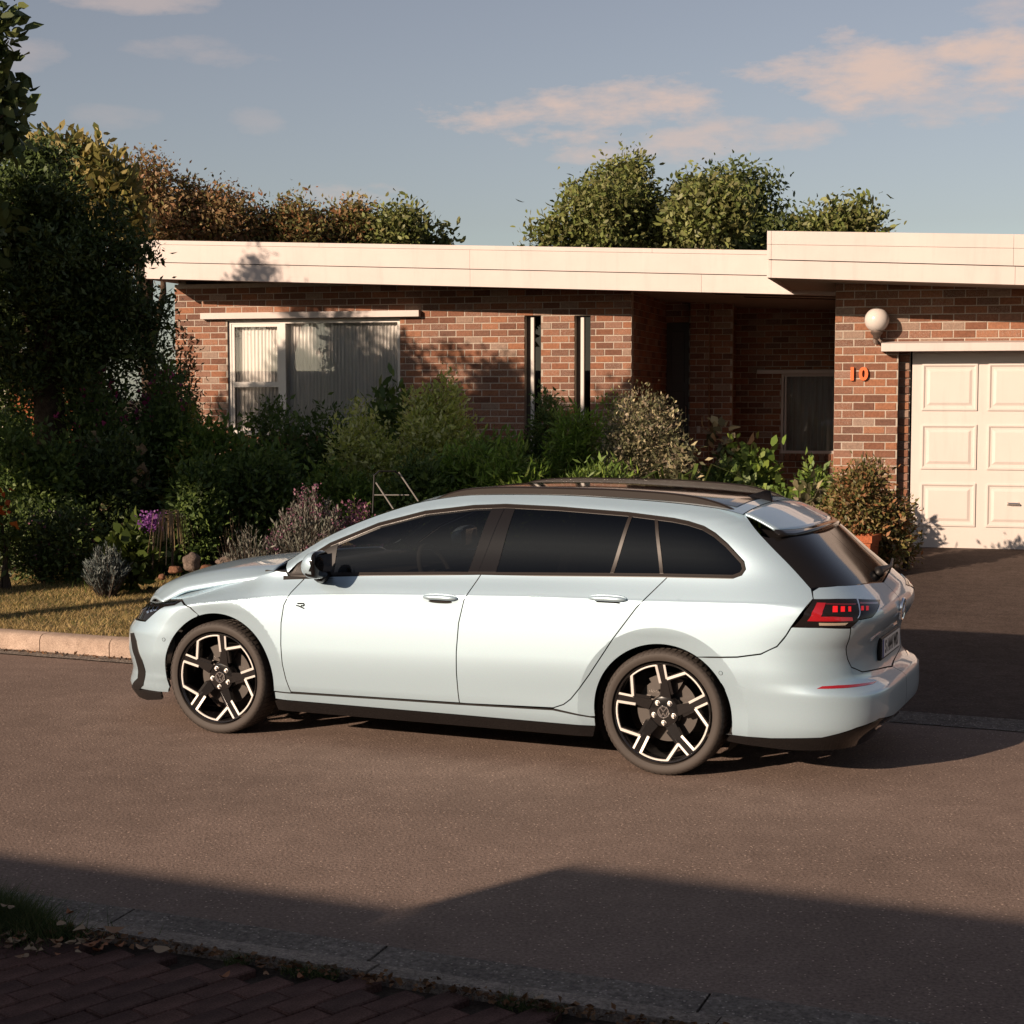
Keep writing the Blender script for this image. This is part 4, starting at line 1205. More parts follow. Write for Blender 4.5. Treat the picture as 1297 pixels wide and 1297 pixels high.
# --- nose
hl = QZF([(184, 786.5), (209, 767.5), (222, 765.8), (231, 759.8), (210, 760.2), (189, 761.5), (184.5, 766)])
hlq = [p for p in hl]
head, head_r = None, None
bump_top = QZF([(231, 761), (222, 766), (209, 768), (184.5, 787)])
P_FB = [(q_front(x, float(Y([x], [z])[0]), z), z) for x, z in seam[:0]] + bump_top + [(1.05, .60), (HP, .60), (HP, .20)] + \
       [(.95, .20), (.72, .205)] + [(q_front(3.060, float(Y([3.06], [.205])[0]), .205), .205)] + \
       [(q_front(x, float(Y([x], [z])[0]), z), z) for x, z in arc(AF, RA, -14, aS, 30)[:-1]] + [(q_front(x, float(Y([x], [z])[0]), z), z) for x, z in seam[::-1][:2]]
part('front_bumper', P_FB, S_front, m_paint, one=True, grid=.03, feat=True)
part('nose_panel', QZF([(184.5, 785), (184.8, 766)]) + [(1.0, .725), (HP, .735), (HP, .603), (1.05, .603)], S_front, m_gloss, one=True, grid=.04, off=-.006)
ht = [(q_front(x, float(Y([x], [z])[0]), z), z) for x, z in [(3.125, .776), (3.02, .796)]]
part('nose_top', QZF([(184.6, 765), (189, 760.8), (210, 759.4), (231, 759)]) + [(q_front(x, float(Y([x], [z])[0]), z), z) for x, z in [(3.03, .790), (3.14, .775), (3.22, .785)]] + [(.85, .80), (1.2, .79), (HP, .785), (HP, .738), (1.0, .728)], S_front, m_paint, one=True, grid=.03)
headlight, headlight_r = part('headlight', hlq, S_front, m_lampblk, grid=.02, off=-.004, gap=.001)
def hle(pts, m, nm, off=.001): part(nm, QZF(pts), S_front, m, parent=headlight, mirror=headlight_r, off=off, gap=0, grid=.02, lip=.003)
z1 = lambda p: (160 + p[0] / 6.485, 740 + p[1] / 6.485)
hle([z1(p) for p in ((190, 150), (215, 140), (430, 134), (395, 152), (240, 165))], plain('lamp_chrome', (.45, .42, .40), .15, 1.0), 'light_bar')
hle([z1(p) for p in ((178, 185), (196, 185), (186, 235), (172, 240))], m_bright, 'reflector_cell')
hle([z1(p) for p in ((205, 185), (225, 185), (214, 225), (198, 228))], m_bright, 'reflector_cell')
hle([z1(p) for p in ((232, 188), (262, 182), (245, 215), (226, 222))], m_bright, 'reflector_cell')
vent = QZF([z1(p) for p in ((38, 402), (66, 398), (88, 470), (132, 620), (160, 740), (142, 830), (112, 868), (62, 848), (98, 770), (102, 710), (76, 600), (46, 480))])
part('air_intake', vent, S_front, m_plastic, off=.004, gap=0, grid=.03)
chin = QZF([z1(p) for p in ((285, 886), (120, 868), (40, 852))]) + [(HP, .22), (HP, .14), (.6, .14)] + QZF([(206, 885)])
part('front_lip', chin, S_front, m_plastic, one=True, off=.008, gap=0, grid=.04)
# parking sensors
def disc(name, px, py, r, m, out=.003):
    h = hit(px, py); e = 1e-3
    n_ = normals_of(S_rear, np.array([q_rear(*h)]), np.array([h[2]]))[0] if h[0] < 0 else -normals_of(S_front, np.array([q_front(*h)]), np.array([h[2]]))[0]
    mw = Matrix.Translation(Vector(h) + Vector(n_) * out) @ Vector(n_).to_track_quat('Y', 'Z').to_matrix().to_4x4()
    return mw
for (px, py) in ((207.5, 810), (913, 852.5), (1071, 861)):
    mb = MB(); mb.lathe([(.001, .002), (.008, .002), (.009, 0), (.0091, -.004)], 16, 'y'); ob = mb.build('parking_sensor', m_paint, car, mw=disc('s', px, py, .01, None, .0005), angle=25)
    mb = MB(); mb.lathe([(.0095, .0), (.0115, .0)], 16, 'y'); mb.build('sensor_ring', m_plastic, ob, mw=Matrix.Translation((0, .0005, 0)))
# R emblem on the front door
remb = MB()
hr = XZ([(380.5, 767)])[0]
def zr_(p): return ((p[0] - 665) / 25.94, -(p[1] - 430) / 25.94)
mr = disc('r', 380.5, 767, 0, None, .0015)
nrm = mr.to_3x3() @ Vector((0, 1, 0)); xa = Vector((-1, 0, 0)); xa = (xa - nrm * xa.dot(nrm)).normalized(); za = nrm.cross(xa) * -1
za = Vector((0, 0, 1)); za = (za - nrm * za.dot(nrm)).normalized()
mrw = Matrix((( xa.x, nrm.x, za.x, mr.translation.x), (xa.y, nrm.y, za.y, mr.translation.y), (xa.z, nrm.z, za.z, mr.translation.z), (0, 0, 0, 1)))
SC = 1 / 218.0
L_ = []
for seg in (((560, 365), (780, 355)), ((775, 350), (812, 385)), ((812, 380), (795, 428)), ((795, 428), (690, 428)), ((520, 428), (600, 440)), ((600, 438), (815, 512))):
    (a, b), (c, d) = zr_(seg[0]), zr_(seg[1]); L_.append((a * SC, b * SC, c * SC, d * SC))
strokes(remb, L_, .0036, -.001, .003)
remb.build('door_emblem', m_gloss, front_door, mw=mrw)
# door handles
def handle(parent, px, py):
    h = hit(px, py); x, z = h[0], h[2]
    y = h[1]
    for s, par in ((1, parent[0]), (-1, parent[1])):
        n = 24; mb = MB()
        V = [(x + .1085 * math.copysign(abs(math.cos(2 * math.pi * k / n)) ** .75, math.cos(2 * math.pi * k / n)), s * (y + .0035), z + .029 * math.copysign(abs(math.sin(2 * math.pi * k / n)) ** .8, math.sin(2 * math.pi * k / n))) for k in range(n)]
        mb.add(V + [(v[0], s * (abs(v[1]) - .02), v[2]) for v in V], [tuple(range(n))] + [(k, (k + 1) % n, (k + 1) % n + n, k + n) for k in range(n)])
        cup = mb.build('handle_cup', m_paint, par)
        mb = MB()
        V = [(x + .070 * math.copysign(abs(math.cos(2 * math.pi * k / n)) ** .75, math.cos(2 * math.pi * k / n)), s * (y + .0055), z - .0145 + .009 * math.sin(2 * math.pi * k / n)) for k in range(n)]
        mb.add(V, [tuple(range(n))]); mb.build('handle_gap', m_dark, cup) if False else mb.build('handle_gap', m_dark, par)
        bar = MB(); pr = []
        for i in range(17):
            t = -1 + 2 * i / 16
            pr.append((x + .102 * t, s * (y + .006 + .012 * (1 - abs(t) ** 4)), z + .009 - .002 * t * t))
        bar.tube(pr, [.006 + .0085 * (1 - abs(-1 + 2 * i / 16) ** 5) for i in range(17)], 12)
        bar.build('door_handle', m_paint, par, smooth=True)
handle((front_door, front_door_r), 558, 758.5)
handle((rear_door, rear_door_r), 770, 760)
# mirrors
for s in (1, -1):
    mb = MB(); V = []; F = []; nu, nv = 20, 14
    def sup(c, p): return math.copysign(abs(c) ** p, c)
    for i in range(nu):
        for j in range(nv + 1):
            u = 2 * math.pi * i / nu; v = -math.pi / 2 + math.pi * j / nv
            X = .088 * sup(math.cos(v), .6) * sup(math.cos(u), .75); Yy = .115 * sup(math.sin(v), .7) ; Z = .078 * sup(math.cos(v), .6) * sup(math.sin(u), .75)
            # nose of the shell points forward, open side is flat
            if X < 0: X *= .35
            else: X *= (1.0 - .30 * max(0, Z / .078))
            V.append((1.945 + X - .35 * Yy * .3, s * (.975 + Yy), 1.022 + Z + .004 * Yy / .1))
    for i in range(nu):
        for j in range(nv): F.append((i * (nv + 1) + j, ((i + 1) % nu) * (nv + 1) + j, ((i + 1) % nu) * (nv + 1) + j + 1, i * (nv + 1) + j + 1))
    mb.add(V, F)
    lowm = [1 if (sum(V[k][2] for k in f) / 4 < .985 or sum(V[k][0] for k in f) / 4 < 1.940) else 0 for f in F]; mb.mi = lowm
    o = mb.build('door_mirror', [m_paint, m_gloss], car, smooth=True)
    o2 = MB(); o2.tube([(2.02, s * .80, .940), (2.0, s * .87, .948), (1.965, s * .935, .962)], [.045, .040, .034], 10); o2.build('mirror_foot', m_plastic, o, smooth=True)
    g = MB(); g.add([(1.914, s * .885, .978), (1.914, s * 1.065, .985), (1.914, s * 1.065, 1.08), (1.914, s * .885, 1.08)], [(0, 1, 2, 3)]); g.build('mirror_glass', m_bright, o)
# --- dark structure behind the panels, floor, wheel housings
us_ = MB()
us_.box(.42, 2.27, -.80, .80, .17, .40).box(.42, 2.27, .78, .815, .40, .93).box(.42, 2.27, -.815, -.78, .40, .93)
us_.build('floor_pan', m_dark, car)
MB().box(-.80, -.37, -.60, .60, .20, .90).build('rear_floor', m_dark, car)
MB().box(-.37, .42, -.54, .54, .17, .95).build('axle_tunnel', m_dark, car)
MB().box(2.27, 3.20, -.54, .54, .17, .74).build('engine_bay', m_dark, car)
for (cx, cz) in (AF, AR):
    for s in (1, -1):
        mb = MB(); n = 24; V = []; F = []
        for k in range(n + 1):
            a = math.radians(-28 + 236 * k / n)
            for (yy, rr) in ((.79, RA + .006), (.74, RA + .012), (.52, RA + .012), (.52, .05)):
                V.append((cx + rr * math.cos(a), s * yy, cz + rr * math.sin(a)))
        for k in range(n):
            for j in range(3): F.append((k * 4 + j, (k + 1) * 4 + j, (k + 1) * 4 + j + 1, k * 4 + j + 1))
        mb.add(V, F); mb.build('wheel_housing', m_dark, car, fix=False)
# --- cabin
MB().bbox(1.62, 2.15, -.74, .74, .74, .955, .03).build('dashboard', m_mesh, car)
def seat(x, y):
    st2 = empty('seat', None, car)
    MB().bbox(x - .1, x + .42, y - .24, y + .24, .38, .56, .05).build('cushion', m_mesh, st2)
    mb = MB(); mb.bbox(-.07, .07, -.24, .24, 0, .60, .05); mb.build('backrest', m_mesh, st2, mw=Matrix.Translation((x - .05, y, .52)) @ Matrix.Rotation(-.32, 4, 'Y'))
    mb = MB(); mb.bbox(-.045, .045, -.12, .12, 0, .17, .035); mb.build('headrest', m_mesh, st2, mw=Matrix.Translation((x - .26, y, 1.10)) @ Matrix.Rotation(-.2, 4, 'Y'))
seat(1.12, .37); seat(1.12, -.37)
MB().bbox(.1, .55, -.68, .68, .38, .55, .05).build('rear_bench', m_mesh, car)
MB().bbox(-.02, .12, -.68, .68, .55, 1.08, .04).build('rear_backrest', m_mesh, car)
sw = MB()
n = 28; cen = Vector((1.52, .37, .93)); ax = Vector((.45, 0, -.9)); ua = Vector((0, 1, 0)); va = ax.cross(ua).normalized() * -1
va = Vector((.9, 0, .45)).normalized() * .0 + Vector((-.40, 0, -.92)).normalized()
sw.tube([cen + (ua * math.cos(2 * math.pi * k / n) + va * math.sin(2 * math.pi * k / n)) * .175 for k in range(n + 1)], .015, 8, caps=False)
sw.tube([cen + ua * .17, cen, cen - ua * .17], .014, 6)
sw.tube([cen, cen + Vector((.25, 0, -.08))], .03, 8)
sw.build('steering_wheel', m_mesh, car, smooth=True)
# --- wheels
RIM = .263
def make_wheel(spin):
    W_ = {}
    t = MB()
    prof = [(.262, -.10), (.268, .098), (.272, .106), (.285, .112), (.300, .1135), (.312, .110), (.319, .102), (.3235, .090), (.3245, .06), (.3245, -.09), (.315, -.105), (.29, -.11), (.262, -.10)]
    t.lathe(prof, 72)
    for k in range(64):                     # shoulder tread blocks
        a0 = 2 * math.pi * k / 64
        for (ro, h0, h1, sk) in ((.3268, .038, .088, .35), (.3268, -.02, .030, -.3), (.3268, -.085, -.03, .35)):
            V = []
            for rr in (.322, ro):
                for (aa, hh) in ((.012, h0), (.078, h0), (.078 + .03 * sk, h1), (.012 + .03 * sk, h1)):
                    hh2 = hh - (.004 if rr == ro and hh == h1 and h1 > .08 else 0)
                    rr2 = rr - (.002 if rr == ro and hh == h1 and h1 > .08 else 0)
                    V.append((rr2 * math.cos(a0 + aa), hh2, rr2 * math.sin(a0 + aa)))
            t.add(V, [(4, 5, 6, 7), (0, 1, 5, 4), (1, 2, 6, 5), (2, 3, 7, 6), (3, 0, 4, 7)])
        V = []                              # grooves down the shoulder read as raised ribs
        for rr, hh in ((.322, .0975), (.3165, .1072), (.309, .1118)):
            for da in (.012, .072): V.append((rr * math.cos(a0 + da), hh + .0016, rr * math.sin(a0 + da)))
        t.add(V, [(0, 1, 3, 2), (2, 3, 5, 4)])
    W_['tyre'] = (t, m_rubber, 35)
    r = MB()
    r.lathe([(.262, .100), (.258, .104), (.253, .100), (.247, .088), (.240, .03), (.238, -.09)], 64)
    W_['rim'] = (r, m_rim, 40)
    # ring between tyre and rim: thin dark lip
    sp_ = MB(); st3 = MB()
    def pol(r_, a): return (r_ * math.cos(a), r_ * math.sin(a))
    yf, yb = .092, .050
    hub = MB()
    hub.lathe([(.001, .066), (.045, .070), (.078, .062), (.088, .045), (.088, .02)], 32)
    for k in range(5):
        A = math.radians(spin + 72 * k)
        a = lambda deg: A + math.radians(deg)
        pA, pB, pC, pD, pE = pol(.252, a(0)), pol(.178, a(5)), pol(.250, a(28)), pol(.249, a(62)), pol(.152, a(64.5))
        # main spoke between stroke D-E of this sector and A-B of the next
        nA, nB = pol(.252, a(72)), pol(.178, a(77))
        iE, iB = pol(.082, a(56)), pol(.082, a(98))
        nC = pol(.250, a(100))
        def slab(pts, y0s, mbx=sp_, th=.03):
            n_ = len(pts)
            V = [(p[0], y, p[1]) for p, y in zip(pts, y0s)] + [(p[0] * .99, y - th, p[1] * .99) for p, y in zip(pts, y0s)]
            mbx.add(V, [tuple(range(n_)), tuple(range(2 * n_ - 1, n_ - 1, -1))] + [(i, i + n_, (i + 1) % n_ + n_, (i + 1) % n_) for i in range(n_)])
        slab([iE, pE, pD, nA, nB, iB], [.068, .080, yf, yf, .086, .068])
        # the branch that runs from the spoke to the rim (B to C), with body on its outer side
        def lerp(p, q, t_): return (p[0] + (q[0] - p[0]) * t_, p[1] + (q[1] - p[1]) * t_)
        def offs(p, q, d):
            v = Vector((q[0] - p[0], q[1] - p[1])).normalized(); n_ = Vector((-v.y, v.x)) * d
            return [(p[0] + n_.x, p[1] + n_.y), (p[0] - n_.x, p[1] - n_.y), (q[0] - n_.x, q[1] - n_.y), (q[0] + n_.x, q[1] + n_.y)]
        slab(offs(pB, pC, .013), [.086, .086, yf, yf])
        slab(offs(pol(.10, a(20)), pB, .014), [.066, .066, .084, .084])
        # machined strokes
        def stroke(p, q, hw, ya, yb_):
            slab(offs(p, q, hw), [ya + .0035, ya + .0035, yb_ + .0035, yb_ + .0035], st3, .004)
        stroke(pA, pB, .0056, yf, .086); stroke(pB, pC, .0068, .086, yf)
        prev = pC
        for q_ in np.linspace(28, 62, 8)[1:]:
            c_ = pol(.2495, a(q_)); stroke(prev, c_, .0058, yf, yf); prev = c_
        stroke(pD, pE, .0066, yf, .080)
    W_['spokes'] = (sp_, m_rim, 30)
    W_['machined_edge'] = (st3, m_mach, 30)
    W_['hub'] = (hub, m_rim, 40)
    cap = MB(); cap.lathe([(.001, .074), (.030, .074), (.0335, .071), (.034, .066)], 28)
    W_['hub_cap'] = (cap, m_rim, 40)
    em = MB(); em.lathe([(.0255, .0745), (.027, .0762), (.0315, .0762), (.0325, .0745)], 28)
    strokes(em, [tuple(v * .53 for v in l) for l in VWL], .0024, .0745, .0765)
    W_['hub_emblem'] = (em, m_bright, 40)
    dk = MB(); dk.lathe([(.06, .0), (.165, .0), (.165, -.022), (.06, -.022)], 40)
    W_['brake_disc'] = (dk, m_steel, 40)
    cal = MB(); 
    V = []; nn = 7
    for yy in (.026, -.05):
        for rr in (.115, .188):
            for i in range(nn): V.append((rr * math.cos(math.radians(60 + 60 * i / (nn - 1))), yy, rr * math.sin(math.radians(60 + 60 * i / (nn - 1)))))
    F = []
    for i in range(nn - 1):
        F += [(i, i + 1, nn + i + 1, nn + i), (2 * nn + i, 3 * nn + i, 3 * nn + i + 1, 2 * nn + i + 1), (nn + i, nn + i + 1, 3 * nn + i + 1, 3 * nn + i), (i, 2 * nn + i, 2 * nn + i + 1, i + 1)]
    F += [(0, nn, 3 * nn, 2 * nn), (nn - 1, 3 * nn - 1, 4 * nn - 1, 2 * nn - 1)]
    cal.add(V, F); W_['brake_caliper'] = (cal, m_steel, 30)
    return W_
def place_wheel(wd, x, s, first=None):
    w = empty('wheel', None, car); w.matrix_local = Matrix.Translation((x, s * .765, .3245)) @ (Matrix.Rotation(math.pi, 4, 'Z') if s < 0 else Matrix())
    if first is None:
        for nm, (mb, mm, ang) in wd.items(): mb.build(nm, mm, w, angle=ang)
        for k in range(5):
            a = math.radians(wd_spin + 72 * k + 33); lb = MB()
            lb.lathe([(.001, .082), (.007, .082), (.0085, .080), (.0095, .066)], 12, 'y', (.056 * math.cos(a), 0, .056 * math.sin(a))); lb.lathe([(.0105, .0685), (.0125, .0705), (.014, .0685)], 14, 'y', (.056 * math.cos(a), 0, .056 * math.sin(a)))
            lb.build('lug_bolt', m_mach, w, smooth=True)
    else:
        for ch in list(first.children):
            c = ch.copy(); COL.objects.link(c); c.parent = w; c.matrix_local = ch.matrix_local
    return w
def flipx(wd): return wd
# seen from the left the wheel's x axis runs to the photograph's left: mirror the design
wd_spin = 180 - 227 - 5
wl = place_wheel(make_wheel(wd_spin), 0.0, 1)
wd_spin = 180 - 222.5
wl2 = place_wheel(make_wheel(wd_spin), 2.686, 1)
place_wheel(None, 0.0, -1, wl); place_wheel(None, 2.686, -1, wl2)
# ================================================================== PLANTS
def gz_at(p):
    w = wof(p); x = xof(p)
    if w > -1.28: return 0.0
    return drive_z(w) if x < DRX else garden_z(w)
def scatter(lobes, n, clump=.0, per=1, shell=2.6):
    """points and outward directions spread through ellipsoid lobes; clumped"""
    L = np.array([list(c) + list(r) for c, r in lobes]); vol = (L[:, 3] * L[:, 4] * L[:, 5]) ** (2 / 3); vol /= vol.sum()
    m = max(1, n // per)
    k = NR.choice(len(L), m, p=vol)
    d = NR.normal(size=(m, 3)); d /= np.linalg.norm(d, axis=1)[:, None]
    r = NR.random(m) ** (1 / shell)
    P = L[k, :3] + d * r[:, None] * L[k, 3:]
    if per > 1:
        P = np.repeat(P, per, 0); d = np.repeat(d, per, 0)
        P = P + NR.normal(size=P.shape) * clump
    return P, d
def leaf_quads(P, d, size, ratio=.42, up=.35, droop=0.0, rnd=.9, vary=.35, fold=.25):
    n = len(P)
    ax = d + NR.normal(size=(n, 3)) * rnd + np.array([0, 0, up - droop]); ax /= np.linalg.norm(ax, axis=1)[:, None]
    h = NR.normal(size=(n, 3)); side = np.cross(ax, h); side /= np.linalg.norm(side, axis=1)[:, None]
    nn = np.cross(ax, side)
    s = size * (1 + vary * NR.normal(size=n)).clip(.35, 2)[:, None]
    a = P; b = P + ax * s * .45 + side * s * ratio * .5 + nn * s * ratio * fold; c = P + ax * s; e = P + ax * s * .45 - side * s * ratio * .5 + nn * s * ratio * fold
    return np.stack([a, b, c, e], 1).reshape(-1, 3)
def leaf_ovals(P, d, size, ratio=.5, up=.35, rnd=.9, vary=.3, fold=.16, curl=.12):
    """larger leaves: pointed ovals of two folded halves (two quads each)"""
    n = len(P)
    ax = d + NR.normal(size=(n, 3)) * rnd + np.array([0, 0, up]); ax /= np.linalg.norm(ax, axis=1)[:, None]
    h = NR.normal(size=(n, 3)); side = np.cross(ax, h); side /= np.linalg.norm(side, axis=1)[:, None]; nn = np.cross(side, ax)
    s = size * (1 + vary * NR.normal(size=n)).clip(.4, 1.9)[:, None]
    q = lambda t, w, f: P + ax * s * t + side * s * ratio * w + nn * s * (f * ratio - curl * t * t)
    a, m, c = q(0, 0, 0), q(.5, 0, -.0), q(1, 0, 0)
    l1, l2 = q(.22, .36, fold), q(.62, .46, fold); r1, r2 = q(.22, -.36, fold), q(.62, -.46, fold)
    return np.stack([a, l1, l2, c, r2, r1], 1).reshape(-1, 3)
def leafset(name, P, d, size, ratio, up, m, parent, rnd):
    if size >= .085 and ratio > .34:
        return link(name, fastmesh(name, leaf_ovals(P, d, size, ratio, up, rnd), 6, m), parent)
    return link(name, fastmesh(name, leaf_quads(P, d, size, ratio, up, rnd=rnd), 4, m), parent)
def strap_quads(base, n, length, width, spread=.8, arch=.6):
    """long arching leaves from a point: two quads each"""
    V = []
    for i in range(n):
        a = R.uniform(0, 2 * math.pi); l = length * R.uniform(.6, 1.1); sp = spread * R.uniform(.3, 1)
        p0 = np.array(base) + np.array([R.gauss(0, .04), R.gauss(0, .04), 0]); u = np.array([math.cos(a), math.sin(a), 0]); sd = np.array([-u[1], u[0], 0]) * width / 2
        p1 = p0 + u * l * sp * .45 + np.array([0, 0, l * .75]); p2 = p0 + u * l * sp + np.array([0, 0, l * (.95 - arch * sp)])
        V += [p0 - sd, p0 + sd, p1 + sd, p1 - sd, p1 - sd, p1 + sd, p2 + sd * .15, p2 - sd * .15]
    return np.array(V)
def lobes_in(c, rad, k, inner=.55, size=.5, seed=0):
    rr = random.Random(seed); out = [(c, tuple(r * .72 for r in rad))]
    for i in range(k):
        while True:
            v = Vector((rr.uniform(-1, 1), rr.uniform(-1, 1), rr.uniform(-.8, 1)))
            if v.length < 1: break
        v = v.normalized() * inner * rr.uniform(.8, 1.15); s = size * rr.uniform(.65, 1.1)
        out.append(((c[0] + v.x * rad[0], c[1] + v.y * rad[1], c[2] + v.z * rad[2]), tuple(r * s for r in rad)))
    return out
m_bark = grainy('bark', (.055, .038, .027), (.12, .085, .06), 14, .95, .9, .01, 60)
m_stem = plain('stem_brown', (.05, .034, .022), .9)
def shrub(name, label, cat, px, pt, wpx, Y, mat_, leaf=.06, n=5000, group=None, depth=1.0, k=8, clump=.05, per=5, ratio=.42, up=.35, foot=None, seed=None, flowers=None, rnd=.9, size=.5, shell=2.6, sag=0.0):
    """rounded shrub whose top shows at photograph height pt"""
    c = at(px, pt, Y); g = gz_at(c) if foot is None else foot
    wd = wpx * Y / 2100.0 * 1.06; h = max(.15, c[2] - g) * 1.03
    root = empty(name, (c[0], c[1], g)); tag(root, label, cat, group)
    rad = (wd / 2 * .92, wd / 2 * depth * .92, h * .53)
    seed = int(px * 7 + pt) if seed is None else seed
    lb = lobes_in((0, 0, h * .50), rad, k, .58, size, seed)
    P, d = scatter(lb, n, clump, per, shell)
    keep = P[:, 2] > -.02; P, d = P[keep], d[keep]
    o = leafset('foliage', P, d, leaf, ratio, up, mat_, root, rnd)
    mb = MB()
    for i in range(6):
        t = lb[1 + i % (len(lb) - 1)][0]; mb.tube([(R.uniform(-.06, .06), R.uniform(-.06, .06), -.05), (t[0] * .4, t[1] * .4, t[2] * .5), t], [.018, .013, .006], 5)
    mb.build('stems', m_stem, root)
    if flowers:
        fm, fn, fs = flowers[:3]
        P, d = scatter(lb, fn, .03, 4, 9)
        if len(flowers) > 3: P = P[P[:, 2] > h * flowers[3]]; d = d[:len(P)]
        tag(link('flowers', fastmesh('flowers', leaf_quads(P, d, fs, .8, .3), 4, fm), root), kind='stuff')
    return root
# leaf colours
L_dark = leafmat('leaf_dark_green', [(0.092, 0.148, 0.040), (0.070, 0.114, 0.032), (0.140, 0.199, 0.051), (0.107, 0.162, 0.034)])
L_mid = leafmat('leaf_mid_green', [(0.139, 0.220, 0.040), (0.101, 0.168, 0.031), (0.191, 0.259, 0.048), (0.124, 0.185, 0.043)])
L_fern = leafmat('leaf_fern_green', [(0.166, 0.279, 0.039), (0.128, 0.213, 0.032), (0.221, 0.326, 0.051), (0.174, 0.232, 0.054)])
L_olive = leafmat('leaf_variegated', [(0.523, 0.547, 0.128), (0.309, 0.368, 0.085), (0.650, 0.650, 0.219), (0.387, 0.428, 0.091), (0.650, 0.650, 0.303)])
L_var = leafmat('leaf_white_edged', [(0.160, 0.161, 0.075), (0.103, 0.108, 0.058), (0.430, 0.374, 0.215), (0.127, 0.123, 0.064), (0.224, 0.178, 0.119)])
L_yel = leafmat('leaf_yellow_green', [(0.343, 0.302, 0.057), (0.222, 0.222, 0.049), (0.444, 0.383, 0.098), (0.142, 0.161, 0.032)])
L_grey = leafmat('leaf_silver_grey', [(.154, .160, .127), (.110, .116, .094), (.198, .198, .165), (.132, .121, .110)], trans=.1)
L_blue = leafmat('leaf_silver_blue', [(.12, .145, .135), (.09, .11, .105), (.16, .18, .17)], trans=.1)
L_red = leafmat('leaf_russet', [(0.238, 0.143, 0.068), (0.178, 0.123, 0.050), (0.309, 0.166, 0.085), (0.154, 0.143, 0.047), (0.285, 0.202, 0.096)])
L_redg = leafmat('leaf_reddish_green', [(0.147, 0.141, 0.043), (0.107, 0.110, 0.037), (0.276, 0.129, 0.055), (0.190, 0.159, 0.055), (0.241, 0.172, 0.078)])
L_tree = leafmat('leaf_tree_green', [(0.151, 0.177, 0.049), (0.112, 0.143, 0.038), (0.202, 0.221, 0.066), (0.169, 0.174, 0.069), (0.135, 0.131, 0.045)])
L_tree2 = leafmat('leaf_tree_dark', [(.086, .116, .037), (.062, .089, .028), (.127, .150, .047)])
L_gold = leafmat('leaf_golden_large', [(.255, .210, .064), (.191, .173, .051), (.319, .255, .095), (.128, .134, .038)], trans=.3)
L_lime = leafmat('leaf_lime', [(.068, .100, .018), (.052, .080, .014), (.088, .116, .024)])
L_con = leafmat('leaf_conifer', [(0.058, 0.089, 0.026), (0.046, 0.071, 0.020), (0.084, 0.119, 0.031)], trans=.08)
F_mag = leafmat('petal_magenta', [(0.486, 0.061, 0.216), (0.378, 0.047, 0.176), (0.567, 0.095, 0.270)], trans=.3)
F_pur = leafmat('petal_purple', [(.20, .06, .26), (.15, .05, .22), (.26, .09, .30)], trans=.3)
F_pink = leafmat('petal_pink', [(.30, .12, .20), (.24, .10, .16), (.34, .16, .22)], trans=.3)
F_white = leafmat('petal_cream', [(.45, .38, .28), (.36, .30, .22)], trans=.3)
F_org = leafmat('petal_orange', [(.60, .11, .02), (.50, .08, .02), (.66, .18, .04)], trans=.3)
F_dead = leafmat('dry_straw', [(.24, .17, .095), (.17, .12, .07), (.30, .22, .13)], trans=.15)

# --- along the house front, left to right
shrub('shrub', 'yellow green shrub in front of the left corner of the brick wall', 'shrub', 238, 506, 56, 18.0, L_yel, .055, 2600)
shrub('shrub', 'pale yellow sprigged shrub below the left end of the window', 'shrub', 232, 548, 46, 17.2, L_yel, .05, 1500)
shrub('shrub', 'big mid green bush below the window', 'shrub', 285, 528, 170, 17.4, L_mid, .075, 9000, k=11)
shrub('shrub', 'low dark green bush behind the big bush under the window pane', 'shrub', 330, 508, 130, 19.0, L_dark, .06, 5000)
shrub('shrub', 'dark green bush in the middle under the wide window', 'shrub', 405, 505, 120, 18.6, L_dark, .065, 6000, k=9)
shrub('shrub', 'glossy dark leaved plant against the right edge of the window', 'shrub', 490, 470, 50, 19.4, L_dark, .13, 900, per=6, clump=.10, ratio=.38, up=.6)
shrub('shrub', 'feathery olive shrub overlapping the bottom right of the window', 'shrub', 462, 498, 110, 17.9, L_olive, .055, 7000, k=9)
shrub('shrub', 'tall variegated olive shrub right of the wide window', 'shrub', 548, 468, 125, 18.3, L_olive, .060, 11000, k=12)
shrub('shrub', 'small dark rounded bush under the first slit window', 'shrub', 686, 500, 66, 19.2, L_dark, .055, 4500, k=6)
shrub('shrub', 'mid green bush between the variegated shrub and the dark rounded bush', 'shrub', 630, 538, 90, 17.8, L_mid, .06, 5000)
shrub('shrub', 'bright ferny bush under the second slit window', 'shrub', 725, 528, 100, 17.9, L_fern, .085, 5200, ratio=.22, up=.5)
shrub('shrub', 'low green ferny growth below the variegated shrub', 'shrub', 590, 560, 110, 16.9, L_fern, .085, 4800, ratio=.22, up=.5)
shrub('shrub', 'green ferny clump behind the roof of the car', 'shrub', 660, 566, 110, 16.6, L_fern, .085, 4800, ratio=.22, up=.5)
shrub('shrub', 'dark ferny clump at the foot of the white flecked bush', 'shrub', 760, 575, 100, 16.6, L_mid, .075, 4600, ratio=.25, up=.5)
shrub('shrub', 'rounded white flecked bush at the entry corner', 'shrub', 812, 515, 122, 17.5, L_var, .040, 22000, k=14, size=.62, shell=5, flowers=(F_white, 700, .045, .45))
shrub('shrub', 'yellow green bush poking up at the brick corner', 'shrub', 772, 515, 60, 18.6, L_fern, .055, 2500)
shrub('shrub', 'purple leaved sprig plant right of the white flecked bush', 'shrub', 868, 560, 34, 16.9, L_var, .07, 700)
